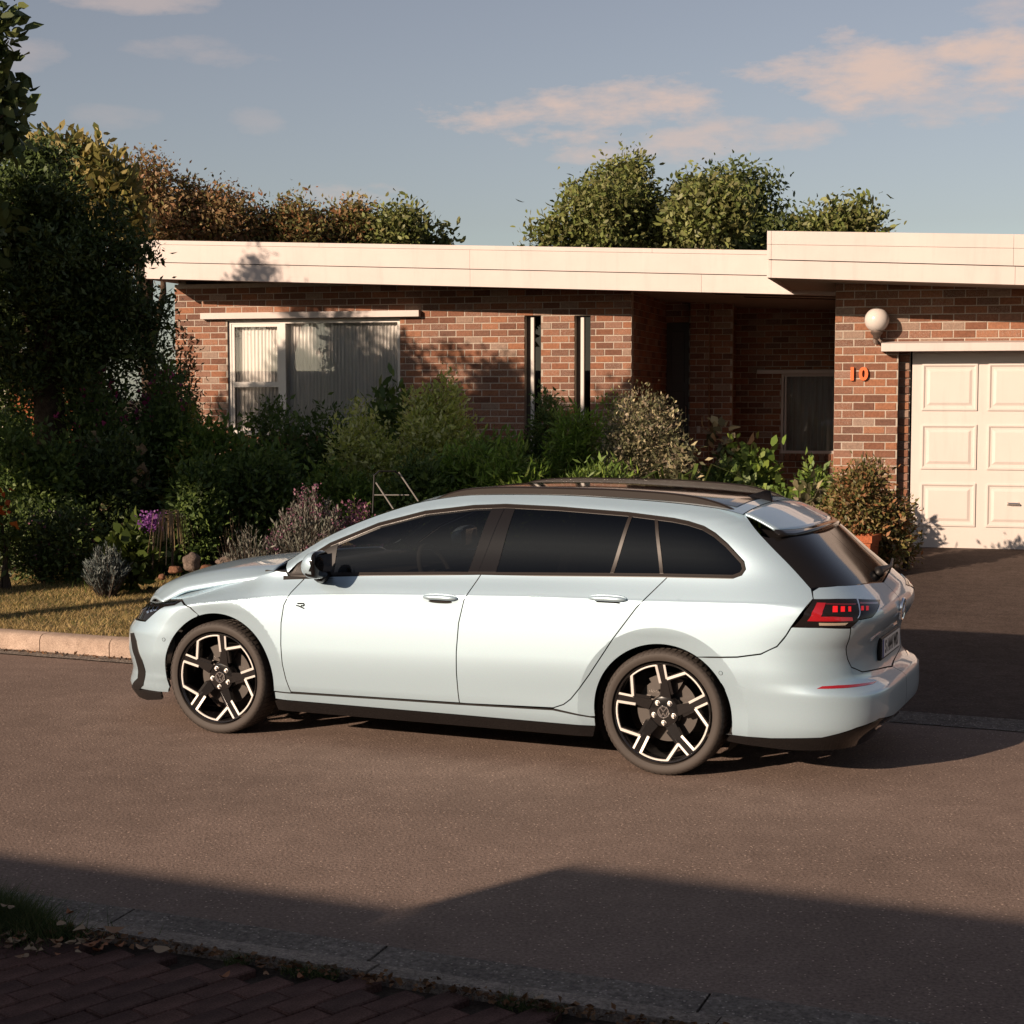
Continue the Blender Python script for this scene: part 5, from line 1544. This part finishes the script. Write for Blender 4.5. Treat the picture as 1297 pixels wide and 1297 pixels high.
fern = empty('fern', at(862, 640, 16.4) * np.array([1, 1, 0]) + np.array([0, 0, .5])); tag(fern, 'arching fern fronds below the white flecked bush', 'fern')
link('fronds', fastmesh('fronds', strap_quads((0, 0, 0), 34, .95, .055, .8, .5), 4, L_lime), fern)
# --- left of the window, under the dark tree
F2 = (F_mag, 260, .06, .3)
shrub('flowering_shrub', 'magenta flowering bougainvillea beside the brick corner', 'shrub', 205, 455, 110, 18.2, L_dark, .06, 5200, flowers=(F_mag, 420, .055, .3))
shrub('flowering_shrub', 'magenta flowering climber under the dark tree', 'shrub', 105, 452, 120, 17.3, L_dark, .065, 4600, flowers=(F_mag, 330, .055, .35))
shrub('shrub', 'russet leaved bush against the left end of the house', 'shrub', 228, 375, 44, 19.3, L_red, .055, 1700, flowers=(F_pink, 60, .05))
shrub('shrub', 'very dark shrub below the dark tree at the left edge', 'shrub', 40, 540, 150, 16.3, L_dark, .07, 7000, k=10)
shrub('shrub', 'dark shrub with dry leaves between the tree and the lawn', 'shrub', 130, 545, 140, 16.5, L_con, .06, 7000, k=10, flowers=(F_dead, 60, .09))
shrub('shrub', 'low dark pink sprigged shrub at the lawn edge', 'shrub', 55, 632, 150, 15.6, L_con, .05, 7000, k=10, flowers=(F_pink, 260, .022))
shrub('shrub', 'dark green bush behind the purple flowers', 'shrub', 250, 585, 110, 16.2, L_dark, .06, 5200)
shrub('shrub', 'dark bush behind the lavender', 'shrub', 330, 575, 130, 16.7, L_dark, .065, 5200)
shrub('shrub', 'dim green bush behind the windscreen of the car', 'shrub', 430, 585, 120, 16.6, L_mid, .065, 4600)
shrub('shrub', 'dim green bush behind the pale rods', 'shrub', 520, 590, 110, 16.4, L_dark, .065, 4600)
shrub('flower', 'orange red flower head at the left edge of the garden', 'flower', 6, 610, 22, 15.2, L_lime, .07, 260, flowers=(F_org, 70, .07, .6))
shrub('shrub', 'tall dark bush filling the space under the dark tree at the far left', 'shrub', 20, 440, 150, 17.8, L_dark, .07, 7000, k=12)
shrub('shrub', 'tall dark bush under the dark tree beside the orange wall', 'shrub', 120, 432, 130, 18.4, L_con, .065, 8000, k=12)
shrub('shrub', 'dark bush between the dark tree and the left end of the window', 'shrub', 205, 470, 90, 17.6, L_dark, .065, 5000, k=9)
shrub('shrub', 'dark upright bush filling the gap between the dark tree and the brick corner', 'shrub', 196, 385, 64, 18.9, L_con, .06, 5200, k=10)
# --- bed edge
def sprigs(name, label, cat, px, pt, wpx, Y, mat_, n, leaf, flowers=None, lean=.5, stem_m=None, per=26, headn=14, heads=.02):
    c = at(px, pt, Y); g = gz_at(c); h = c[2] - g; wd = wpx * Y / 2100 / 2
    root = empty(name, (c[0], c[1], g)); tag(root, label, cat)
    V = []; mb = MB(); FV = []
    for i in range(n):
        a = R.uniform(0, 2 * math.pi); rr = math.sqrt(R.random())
        tip = np.array([math.cos(a) * rr * wd, math.sin(a) * rr * wd, h * (1 - .55 * rr ** 2) * R.uniform(.75, 1.03)]); b = tip * np.array([.3, .3, 0])
        P = np.array([b + (tip - b) * t + np.array([0, 0, .06 * h * math.sin(3.1 * t)]) for t in np.linspace(.15, 1, per)])
        mb.tube([b, b + (tip - b) * .5, tip], [.004, .003, .0015], 4, caps=False)
        dd = NR.normal(size=P.shape); dd[:, 2] = np.abs(dd[:, 2]) * .6; dd /= np.linalg.norm(dd, axis=1)[:, None]
        V.append(leaf_quads(P, dd * .8 + (tip - b) / np.linalg.norm(tip - b), leaf, .25, .2, rnd=.3))
        if flowers and R.random() < flowers[1]:
            Q = tip + NR.normal(size=(headn, 3)) * heads; FV.append(leaf_quads(Q, NR.normal(size=Q.shape), flowers[2], .7, .2))
    link('foliage', fastmesh('foliage', np.concatenate(V), 4, mat_), root); mb.build('stems', stem_m or m_stem, root)
    if FV: tag(link('flowers', fastmesh('flowers', np.concatenate(FV), 4, flowers[0]), root), kind='stuff')
    return root
sprigs('lavender_bush', 'rounded grey green lavender bush above the bonnet of the car', 'lavender', 392, 619, 116, 14.8, L_grey, 330, .045, (F_pink, .25, .02))
sprigs('flowering_plant', 'pink verbena heads on thin stems beside the lavender', 'flowers', 452, 625, 66, 15.1, L_mid, 60, .04, (F_pink, .75, .03), headn=18, heads=.03)
sprigs('rosemary_bush', 'straggly grey rosemary in front of the lavender', 'rosemary', 318, 664, 86, 14.5, L_grey, 90, .035)
sprigs('silver_bush', 'low silver blue cushion bush at the lawn edge', 'bush', 134, 688, 62, 14.6, L_blue, 130, .045)
sprigs('leafless_sprigs', 'thin dry brown sprigs behind the rosemary', 'dry plant', 300, 640, 60, 15.2, F_dead, 26, .02, per=8)
shrub('flower_plant', 'leafy bright green plant under the purple flower', 'plant', 168, 655, 62, 14.9, L_lime, .10, 420, per=3, clump=.06, ratio=.7, rnd=.7)
fl = empty('purple_flower', at(193, 700, 14.8)); tag(fl, 'purple statice flower head above the green leafy plant', 'flower')
hd0 = at(193, 660, 14.8) - at(193, 700, 14.8)
P = np.array([hd0 + np.array([R.gauss(0, .055), R.gauss(0, .05), R.gauss(0, .038)]) for _ in range(420)])
tag(link('petals', fastmesh('petals', leaf_quads(P, NR.normal(size=P.shape) + np.array([0, 0, .6]), .026, .8, .3), 4, F_pur), fl), kind='stuff')
mb = MB(); mb.tube([(0, 0, -.15), tuple(hd0 * .6 + np.array([.01, 0, 0])), tuple(hd0)], [.008, .006, .005], 6); mb.build('stem', m_stem, fl)
dp = empty('dried_plant', at(218, 712, 14.6)); tag(dp, 'drooping straw coloured dried plant beside the purple flower', 'dry plant')
V = []
for i in range(60):
    a = R.uniform(0, 6.28); l = R.uniform(.10, .19); sd = np.array([-math.sin(a), math.cos(a), 0]) * .006; u = np.array([math.cos(a), math.sin(a), 0])
    top = np.array([R.gauss(0, .02), R.gauss(0, .02), R.uniform(.34, .45)]); p1 = top + u * l * .7 + np.array([0, 0, .02]); p2 = top + u * l + np.array([0, 0, -R.uniform(.15, .36)])
    V += [top - sd, top + sd, p1 + sd, p1 - sd, p1 - sd, p1 + sd, p2 + sd * .4, p2 - sd * .4]
link('dry_leaves', fastmesh('dry_leaves', np.array(V), 4, F_dead), dp)
mb = MB(); mb.tube([(0, 0, -.06), (.01, 0, .2), (0, 0, .44)], [.012, .010, .007], 6); mb.build('stem', m_stem, dp)
m_rock = grainy('garden_rock', (.13, .10, .085), (.24, .19, .155), 8, .95, .8, .012, 60)
m_rock2 = grainy('red_rock', (.17, .085, .05), (.25, .13, .08), 8, .95, .8, .012, 60)
def rock(px, py, wpx, hpx, Y, m, label):
    c = at(px, py, Y); s_ = wpx * Y / 2100 / 2; h = hpx * Y / 2100 / 2
    bm = bmesh.new(); bmesh.ops.create_icosphere(bm, subdivisions=3, radius=1)
    ph = [R.uniform(0, 6) for _ in range(6)]
    for v in bm.verts:
        k = 1 + .16 * math.sin(3 * v.co.x + ph[0]) * math.cos(2.6 * v.co.y + ph[1]) + .10 * math.sin(6 * v.co.z + ph[2]) + .06 * math.sin(9 * v.co.x + 7 * v.co.y + ph[3])
        v.co = Vector((v.co.x * s_ * k, v.co.y * s_ * k * .8, v.co.z * h * k))
    me = bpy.data.meshes.new('rock'); bm.to_mesh(me); bm.free(); me.materials.append(m)
    me.polygons.foreach_set('use_smooth', [True] * len(me.polygons))
    tag(link('rock', me, None, Matrix.Translation(Vector(c)) @ Matrix.Rotation(R.uniform(0, 3), 4, 'Z')), label, 'rock')
rock(243, 712, 26, 24, 14.4, m_rock, 'largest grey rock at the edge of the bed')
rock(222, 722, 16, 11, 14.2, m_rock2, 'reddish rock nearest the lawn')
rock(263, 722, 20, 14, 14.2, m_rock2, 'reddish rock right of the grey rock')
rock(205, 731, 10, 8, 14.0, m_rock2, 'smallest reddish stone on the lawn edge')
rock(285, 712, 24, 16, 14.5, m_rock, 'grey rock under the rosemary')
# --- entry recess and garage corner
pot = empty('plant_pot', at(946, 640, 18.0) * np.array([1, 1, 0]) + np.array([0, 0, .42])); tag(pot, 'pale stone pot among the entry plants', 'pot')
MB().lathe([(.001, 0), (.15, 0), (.20, .34), (.215, .36), (.215, .40), (.185, .40), (.17, .34), (.001, .33)], 28, 'z').build('pot_body', m_concrete, pot, angle=40)
tag(MB().bbox(-.34, .34, -.10, .10, 0, .30, .01).build('stone_trough', m_concrete, None, mw=Matrix.Translation(Vector(at(912, 640, 17.6) * np.array([1, 1, 0]) + np.array([0, 0, .40])))), 'low pale stone trough in front of the entry plants', 'trough')
shrub('climbing_plant', 'large leaved variegated plant growing up in front of the entry wall', 'plant', 912, 518, 46, 20.6, L_var, .12, 170, per=3, clump=.07, ratio=.75, rnd=.6, k=4)
shrub('entry_shrub', 'leafy shrub between the trough and the entry window', 'shrub', 955, 560, 70, 18.4, L_mid, .11, 900, per=4, clump=.08, ratio=.6)
shrub('entry_shrub', 'broad leaved low plant left of the stone pot', 'shrub', 912, 588, 80, 18.0, L_dark, .11, 900, per=4, clump=.08, ratio=.6)
ag = empty('strap_leaf_plant', at(985, 640, 16.9) * np.array([1, 1, 0]) + np.array([0, 0, .55])); tag(ag, 'dark strap leaved clump left of the terracotta planter', 'plant')
link('leaves', fastmesh('leaves', np.concatenate([strap_quads((dx, dy, 0), 46, .60, .035, .9, .65) for dx, dy in ((-.15, 0), (.12, .1), (.02, -.12))]), 4, L_mid), ag)
shrub('entry_shrub', 'upright green shrub in front of the entry window sill', 'shrub', 1036, 582, 52, 16.7, L_mid, .075, 1500)
shrub('entry_shrub', 'cream variegated plant at the left of the terracotta planter', 'shrub', 1024, 606, 36, 16.2, L_var, .10, 420, ratio=.6, per=4)
m_terra = grainy('terracotta', (.36, .105, .045), (.44, .14, .065), 6, .8, .3, .004, 70)
tp = at(1086, 700, 15.6); tp[2] = gz_at(tp)
planter = empty('terracotta_planter', Matrix.Translation(Vector(tp)) @ Matrix.Rotation(-ALPHA - .2, 4, 'Z')); tag(planter, 'square orange terracotta planter by the garage corner', 'planter')
mb = MB(); 
def ring(a, z): return [(-a, -a, z), (a, -a, z), (a, a, z), (-a, a, z)]
prof = [ring(.135, 0), ring(.165, .36), ring(.182, .365), ring(.182, .43), ring(.15, .43), ring(.145, .37)]
V = sum(prof, []); F = [(3, 2, 1, 0)] + [(i * 4 + k, i * 4 + (k + 1) % 4, (i + 1) * 4 + (k + 1) % 4, (i + 1) * 4 + k) for i in range(5) for k in range(4)] + [(20, 21, 22, 23)]
mb.add(V, F, 0); mb.build('pot_body', m_terra, planter)
shrub('planter_shrub', 'reddish green bush spilling out of the terracotta planter', 'shrub', 1093, 592, 98, 15.8, L_redg, .050, 8000, k=11, per=5, foot=float(tp[2]) + .32, flowers=(F_dead, 160, .05), depth=.8)
shrub('planter_shrub', 'sprawling flowering shrub at the foot of the garage pillar', 'shrub', 1128, 626, 62, 15.9, L_redg, .050, 3800, k=8, flowers=(F_white, 260, .03), depth=.7)
shrub('planter_shrub', 'thin sprigs leaning against the garage door edge', 'shrub', 1150, 640, 34, 16.3, L_redg, .045, 700, k=5, depth=.6, flowers=(F_white, 90, .03))

# ------------------------------------------------------------------ trees
def ragged(crown, seed, k=5, f=.42):
    """break each crown lobe into small uneven tufts"""
    rr = random.Random(seed); out = []
    for (c, r) in crown:
        out.append((c, tuple(v * .62 for v in r)))
        for i in range(k):
            v = Vector((rr.gauss(0, 1), rr.gauss(0, 1), rr.gauss(.25, .9))).normalized() * rr.uniform(.7, 1.28); q = rr.uniform(.45, 1.1) * f
            out.append(((c[0] + v.x * r[0], c[1] + v.y * r[1], c[2] + v.z * r[2]), (r[0] * q, r[1] * q, r[2] * q * rr.uniform(.6, 1))))
    return out
def limb_tree(name, label, pos, h, crown, mat_, leaf, n, group=None, trunk=.14, per=7, clump=.16, ratio=.45, limbs=9, up=.2, shell=2.4, kinds=None, rnd=1.1, rag=5):
    """tapered trunk, limbs to each lobe, crown of leaf clumps.  crown: list of (offset, radii)"""
    root = empty(name, pos); tag(root, label, 'tree', group)
    mb = MB()
    fork = h * .42
    mb.tube([(0, 0, -.3), (.04, .02, fork * .5), (0, 0, fork)], [trunk * 1.25, trunk, trunk * .8], 10)
    for (c, r) in crown[:limbs]:
        c = Vector(c); m1 = Vector((c.x * .45, c.y * .45, fork + (c.z - fork) * .55)) + Vector((R.gauss(0, .1), R.gauss(0, .1), 0))
        mb.tube([(0, 0, fork * .95), m1, c], [trunk * .6, trunk * .36, trunk * .14], 7)
        for q in range(4):
            d = Vector((R.gauss(0, 1), R.gauss(0, 1), R.gauss(.2, .8))).normalized()
            mb.tube([m1 + (c - m1) * R.uniform(.3, .9), c + Vector((d.x * r[0], d.y * r[1], d.z * r[2])) * .85], [trunk * .14, trunk * .04], 5)
    mb.build('trunk', m_bark, root, smooth=True)
    P, d = scatter(ragged(crown, int(n + 10 * leaf), rag), n, clump, per, shell)
    leafset('crown', P, d, leaf, ratio, up, mat_, root, rnd)
    return root
def crown_px(base, spots, Y):
    """crown lobes given where they show: (px, py, radius px, depth offset)"""
    out = []
    for (px, py, r, dy) in spots:
        c = at(px, py, Y + dy) - np.array(base); rr = r * (Y + dy) / 2100.0
        out.append((tuple(c), (rr, rr * 1.05, rr * .9)))
    return out
def tree_px(name, label, px, Y, spots, mat_, leaf, n, **kw):
    b = at(px, 500, Y); b[2] = .35
    cr = crown_px(b, spots, Y)
    return limb_tree(name, label, tuple(b), float(max(c[2] + r[2] for c, r in cr)), cr, mat_, leaf, n, **kw)
GT = 'trees standing behind the flat roof'
tree_px('tree', 'tallest green tree behind the middle of the roof', 790, 30, [(795, 235, 31, 0), (760, 272, 33, -.6), (820, 272, 37, .4), (775, 312, 39, 0), (840, 312, 39, .3), (735, 255, 13, 0), (728, 289, 9, 0), (870, 252, 20, .4), (745, 327, 24, 0), (800, 212, 9, 0)], L_tree, .095, 25000, group=GT, per=18, clump=.17, shell=2.0)
tree_px('tree', 'broad darker green tree right of the tallest tree behind the roof', 930, 31, [(900, 264, 33, 0), (945, 249, 28, .3), (965, 279, 33, .5), (915, 309, 37, -.4), (975, 314, 33, .3), (880, 304, 31, 0), (925, 229, 13, 0), (1010, 292, 15, .2), (940, 324, 37, 0)], L_tree2, .095, 25000, group=GT, per=18, clump=.17, shell=2.0)
tree_px('tree', 'slim green tree with pale trunk between the two big trees', 898, 28.5, [(898, 262, 26, 0), (880, 282, 22, 0), (915, 280, 22, 0)], L_tree, .11, 6000, group=GT, trunk=.06)
tree_px('tree', 'small tree showing above the garage roof', 1070, 30, [(1060, 282, 16, 0), (1085, 280, 18, 0), (1035, 290, 14, 0), (1100, 292, 12, 0)], L_tree, .12, 2600, group=GT, trunk=.08)
tree_px('tree', 'low sapling at the left of the tallest tree', 708, 29.5, [(705, 300, 18, 0), (715, 288, 12, 0), (698, 305, 12, 0)], L_tree, .12, 900, group=GT, trunk=.05)
tree_px('tree', 'dark russet tree behind the left end of the roof', 188, 27, [(180, 245, 28, 0), (200, 265, 30, 0), (165, 275, 30, 0), (205, 300, 30, 0)], L_red, .075, 14000, group=GT)
tree_px('tree', 'russet brown tree with pointed tops behind the left of the roof', 262, 27.5, [(240, 270, 22, 0), (272, 270, 20, 0), (258, 298, 34, 0), (295, 288, 20, 0), (228, 298, 24, 0), (236, 250, 8, 0), (268, 253, 8, 0)], L_red, .075, 16000, group=GT)
tree_px('tree', 'rounded russet tree in the middle of the left row', 350, 28, [(350, 293, 26, 0), (372, 293, 20, 0), (330, 301, 22, 0), (395, 304, 18, 0)], L_redg, .075, 11000, group=GT)
tree_px('tree', 'olive green bush tree left of the gap of sky', 420, 28.5, [(415, 301, 20, 0), (440, 289, 16, 0), (448, 277, 10, 0), (400, 309, 18, 0)], L_redg, .08, 9000, group=GT)
tree_px('tree', 'light green tree right end of the left row', 500, 28.5, [(500, 294, 20, 0), (512, 284, 12, 0), (485, 305, 18, 0), (462, 305, 16, 0)], L_tree, .09, 6500, group=GT, trunk=.07)
tree_px('tree', 'smallest green treetop before the gap of sky', 545, 29, [(548, 309, 14, 0), (560, 311, 10, 0), (532, 311, 12, 0)], L_tree, .12, 900, group=GT, trunk=.05)
tree_px('conifer_tree', 'tall dark dense tree at the left edge in front of the house', 60, 17.2,
        [(20, 260, 62, -.3), (70, 270, 60, 0), (108, 302, 50, .2), (30, 350, 70, -.2), (100, 360, 66, 0), (146, 330, 34, .2), (150, 390, 46, .1), (60, 420, 52, 0), (120, 425, 40, 0), (188, 405, 24, .3), (-20, 300, 70, 0), (-40, 400, 80, 0), (65, 205, 26, 0), (22, 215, 30, 0), (172, 316, 12, .1), (150, 440, 40, .1), (190, 450, 22, .2), (95, 455, 46, 0), (30, 470, 50, 0)],
        L_con, .062, 64000, per=14, clump=.085, ratio=.4, trunk=.18, limbs=12, shell=3.2, up=.5)
tree_px('large_leaf_tree', 'tree with golden large leaves catching the sun above the dark tree', 110, 24.5,
        [(110, 225, 32, 0), (135, 250, 30, 0), (90, 205, 16, 0), (150, 275, 26, 0), (60, 200, 18, 0), (105, 260, 40, .3)], L_gold, .17, 5200, per=8, clump=.16, ratio=.46, trunk=.10, up=.8, shell=4, rnd=.6)
tree_px('large_leaf_tree', 'glossy leaved tree reaching in at the top left corner', -150, 14.2,
        [(-20, 40, 36, 0), (-20, 130, 48, 0), (-10, 180, 32, 0), (-90, 90, 90, .2), (-190, 120, 110, 0), (-120, 230, 110, .3), (-250, 240, 110, 0), (-60, 290, 60, .8), (-180, 330, 110, .5), (-330, 180, 110, .5)], L_tree2, .12, 30000, per=9, clump=.10, ratio=.55, trunk=.16, up=.3, shell=2.6, rnd=.8)
tree_px('large_leaf_tree', 'dense tree outside the left of the view shading the garden', -330, 13.6,
        [(-330, 260, 120, 0), (-420, 180, 120, 0), (-300, 380, 110, .5), (-430, 360, 130, 0), (-520, 270, 130, .3), (-380, 60, 100, 0), (-230, 420, 80, 1)], L_tree2, .17, 15000, per=8, clump=.14, ratio=.45, trunk=.16, shell=2.2)

tree_px('conifer_tree', 'tall dense dark tree beyond the left edge beside the dark tree', -210, 17.2,
        [(-120, 208, 66, 0), (-200, 193, 70, 0), (-280, 178, 72, 0), (-350, 168, 60, 0), (-160, 298, 80, 0), (-260, 288, 90, 0), (-340, 40, 24, 0), (-322, 98, 40, 0), (-372, 56, 18, 0), (-255, 100, 22, 0), (-160, 128, 20, 0), (-420, 238, 90, 0), (-350, 308, 90, 0), (-400, 182, 52, 0), (-440, 200, 56, 0), (-385, 140, 20, 0)],
        L_con, .085, 26000, per=9, clump=.08, ratio=.4, trunk=.18, shell=3, up=.5)
tree_px('large_leaf_tree', 'leafy tree by the kerb beyond the left of the view', -300, 12.2,
        [(-260, 130, 90, 0), (-330, 80, 90, 0), (-400, 150, 110, 0), (-300, 220, 90, 0), (-420, 260, 110, 0), (-235, 200, 50, 0), (-480, 60, 90, 0)],
        L_tree2, .16, 13000, per=8, clump=.13, ratio=.45, trunk=.13, shell=2.2)

for i, (x, y, hh, lab) in enumerate(((5.5, -7.5, 9.0, 'unseen tall tree added behind the camera to block sky light, nearest to it'), (11.0, -5.0, 10.0, 'unseen tall tree added behind the camera to block sky light, furthest right'), (0.5, -10.5, 9.5, 'unseen tall tree added behind the house across the street to block sky light'))):  # trees added out of view to cut sky light and deepen the shade
    cr = [((R.gauss(0, 1.4), R.gauss(0, 1.4), hh * R.uniform(.45, .95)), (1.9, 1.9, 1.6)) for _ in range(8)]
    limb_tree('tree', lab, (x, y, 0), hh, cr, L_tree2, .26, 6000, per=8, clump=.3, trunk=.22)
# --- walls glimpsed through the leaves at the far left
gwl = MB().box(-.3, 6.5, 0, .2, 0, 2.35).build('garden_wall', painted('cream_render', (.62, .55, .46), .9), None, mw=Matrix.Translation(Vector(at(105, 500, 25.5) * np.array([1, 1, 0]) + np.array([0, 0, .3]))) @ Matrix.Rotation(math.pi - .06, 4, 'Z'))
tag(gwl, 'pale rendered garden wall glimpsed through the leaves at the left', 'wall')
gw2 = MB().box(-.55, .55, 0, .15, 0, 2.2).build('terracotta_wall', m_terra, None, mw=Matrix.Translation(Vector(at(60, 500, 23.5) * np.array([1, 1, 0]) + np.array([0, 0, .3]))))
tag(gw2, 'orange terracotta wall panel glimpsed through the dark tree', 'wall')
# --- rods
fr_ = empty('metal_frame', at(500, 650, 14.2)); tag(fr_, 'thin metal frame with two pale slanted rods among the shrubs', 'frame')
rp_ = lambda px, py, dy=0: tuple(at(px, py, 14.2 + dy) - at(500, 650, 14.2))
m_rod = plain('dull_steel', (.30, .28, .26), .5, .5)
MB().tube([rp_(476, 611), rp_(505, 655)], .0065, 8).build('rod', m_rod, fr_)
MB().tube([rp_(505, 598, .5), rp_(540, 650, .5)], .0065, 8).build('rod', m_rod, fr_)
MB().tube([rp_(474, 627, .2), rp_(518, 627, .2)], .005, 6).build('cross_bar', m_rod, fr_)
MB().tube([rp_(472, 650), rp_(474, 602), rp_(480, 597, .2), rp_(500, 597, .5), rp_(506, 602, .5)], .007, 8).build('hoop', m_plastic, fr_)

# ------------------------------------------------------------------ grass, leaves, litter
def blades(n, fn, hh, w_, m, name, label_kind='stuff', lean=.5):
    V = []
    P = np.array([fn() for _ in range(n)])
    a = NR.random(n) * 2 * math.pi; h = hh * (.5 + NR.random(n)); ln = NR.normal(size=(n, 2)) * lean * h[:, None]
    sd = np.stack([np.cos(a), np.sin(a), 0 * a], 1) * w_
    tip = P + np.stack([ln[:, 0], ln[:, 1], h], 1)
    V = np.stack([P - sd, P + sd, tip], 1).reshape(-1, 3)
    return tag(link(name, fastmesh(name, V, 3, m)), kind='stuff')
G_dry = leafmat('grass_dry', [(0.410, 0.294, 0.116), (0.315, 0.225, 0.088), (0.491, 0.361, 0.164), (0.218, 0.191, 0.061), (0.369, 0.273, 0.137)], rough=.8, trans=.2)
G_green = leafmat('grass_green', [(.055, .085, .022), (.075, .10, .03), (.04, .065, .018), (.11, .115, .04)], rough=.7, trans=.25)
def lawnp():
    x = R.uniform(2.2, 8.4); w = -1.30 - 3.1 * R.random()
    p = st(x, w); p[2] = garden_z(w) - .004; return p
o = blades(60000, lawnp, .030, .0035, G_dry, 'grass', lean=.9)
def lawng():
    while True:
        x = R.uniform(2.5, 8.4); w = -1.6 - 2.9 * R.random()
        if R.random() < .35 + .3 * math.sin(3 * x) * math.cos(2.3 * w): break
    p = st(x, w); p[2] = garden_z(w) - .004; return p
blades(9000, lawng, .035, .003, G_green, 'grass', lean=.7)
lc = at(195, 640, 17.6)
def patch():
    p = np.array([lc[0] + R.gauss(0, .28), lc[1] + R.gauss(0, .9), 0]); p[2] = garden_z(wof(p)) - .005; return p
blades(7000, patch, .10, .004, leafmat('grass_lush', [(.085, .13, .02), (.065, .105, .016)], trans=.3), 'grass', lean=.4)
def tuft():
    x = R.choice([R.gauss(1.75, .20), R.gauss(1.45, .16), R.gauss(2.2, .3)])
    p = st(x, NEAR + .36 + abs(R.gauss(0, .10)) + .05 * math.sin(7 * x)); p[2] = .035; return p
blades(11000, tuft, .075, .0022, G_green, 'grass', lean=.75)
def crack():
    x = R.uniform(-2.5, 1.6); p = st(x, NEAR + .435 + R.gauss(0, .022)); p[2] = .03; return p
def crackg():
    while True:
        p = crack()
        if math.sin(7 * xof(p)) + .6 * math.sin(17 * xof(p)) > .55: return p
blades(2600, crackg, .026, .0018, G_green, 'grass', lean=.8)
litter = leafmat('leaf_litter', [(.17, .085, .04), (.12, .062, .032), (.22, .12, .06), (.09, .055, .03)], rough=.8, trans=.1)
P = np.array([crack() for _ in range(900)]); P[:, 2] = .048 + NR.random(900) * .012
tag(link('leaf_litter', fastmesh('leaf_litter', leaf_quads(P, NR.normal(size=P.shape) * np.array([1, 1, .2]), .022, .6, 0, rnd=.1), 4, litter)), kind='stuff')
# gutter debris along the far kerb
P = np.array([st(R.uniform(2, 8.5), -1.10 + abs(R.gauss(0, .03))) for _ in range(500)]); P[:, 2] = .022
tag(link('leaf_litter', fastmesh('leaf_litter', leaf_quads(P, NR.normal(size=P.shape) * np.array([1, 1, .15]), .025, .6, .02, rnd=.1), 4, litter)), kind='stuff')
# fallen leaves one by one
m_fl = [plain('fallen_leaf_tan', (.24, .13, .065), .75), plain('fallen_leaf_rust', (.26, .105, .045), .75), plain('fallen_leaf_pale', (.29, .205, .125), .75), plain('fallen_leaf_brown', (.14, .075, .04), .8)]
def leafmesh(m, curl):
    V = []; F = []; n = 7
    for i in range(n + 1):
        t = i / n; wv_ = .5 * math.sin(math.pi * t ** .8) * .62; z = curl * (4 * (t - .5) ** 2 - .3) + .1
        V += [(t - .5, -wv_, z + curl * .9 * wv_ + .02 * math.sin(9 * t)), (t - .5, 0, z), (t - .5, wv_, z + curl * .7 * wv_ - .02 * math.sin(7 * t))]
    for i in range(n):
        b = i * 3; F += [(b, b + 3, b + 4, b + 1), (b + 1, b + 4, b + 5, b + 2)]
    V += [(.5, -.012, V[-2][2]), (.5, .012, V[-2][2]), (.75, .01, V[-2][2] + .06), (.75, -.01, V[-2][2] + .06)]; b = len(V) - 4; F.append((b, b + 1, b + 2, b + 3))
    return mesh('fallen_leaf', V, F, m, smooth=True)
lm = [leafmesh(m_fl[i % 4], c) for i, c in enumerate((.25, .4, .15, .3, .5, .2, .35, .1))]
def put_leaf(px, py, wpx, zg, label, group=None, k=None):
    u = at(px, py, 1.0) - np.array([0, 0, CAMZ]); t = (zg - CAMZ) / u[2]; p = np.array([0, 0, CAMZ]) + u * t
    s_ = wpx * 1.1 * p[1] / 2100.0
    o = link('fallen_leaf', lm[R.randrange(8) if k is None else k], None, Matrix.Translation(Vector(p)) @ Matrix.Rotation(R.uniform(0, 6.28), 4, 'Z') @ Matrix.Rotation(R.uniform(-.3, .3), 4, 'X') @ Matrix.Diagonal((s_, s_, s_, 1)))
    tag(o, label, 'leaf', group)
GL = 'fallen leaves on the paving'
put_leaf(284, 1238, 17, .05, 'lone orange leaf on the brick paving', GL, 1)
put_leaf(337, 1235, 12, .055, 'tan leaf lying by the kerb beside the paving', GL, 0)
put_leaf(381, 1239, 14, .055, 'rust coloured leaf lying in the kerb joint near the weeds', GL, 1)
put_leaf(146, 1180, 27, .075, 'biggest curled tan leaf beside the end of the weeds', GL, 0)
put_leaf(155, 1190, 18, .055, 'brown curled leaf just in front of the biggest leaf', GL, 3)
put_leaf(181, 1203, 22, .055, 'tan leaf at the kerb edge right of the weeds', GL, 0)
put_leaf(206, 1205, 26, .055, 'flat rust leaf rightmost of the weeds heap', GL, 2)
put_leaf(78, 1172, 18, .10, 'pale leaf standing on the grass tuft', GL, 2)
put_leaf(88, 1157, 14, .11, 'rust leaf on top of the grass tuft', GL, 1)
put_leaf(101, 1179, 24, .09, 'long pale leaf on the right of the grass tuft', GL, 2)
put_leaf(15, 1150, 12, .12, 'pale round leaf upright in the grass at the left edge', GL, 2)
put_leaf(6, 1148, 10, .13, 'small pale leaf at the far left edge of the grass', GL, 6)
put_leaf(683, 1266, 20, .055, 'curled yellow leaf in the gutter near the bottom middle', GL, 2)
for i in range(46):
    put_leaf(R.uniform(0, 165), 1188 + R.gauss(6, 9), R.uniform(8, 18), .056, 'small brown dead leaf in the heap along the weeds', 'dead leaves heaped along the weeds')
for i in range(16):
    put_leaf(R.choice([R.uniform(125, 166), R.uniform(20, 100)]), R.uniform(821, 826) + 0, R.uniform(5, 9), .02, 'tiny orange dead leaf in the gutter of the far kerb', 'dead leaves in the far gutter')
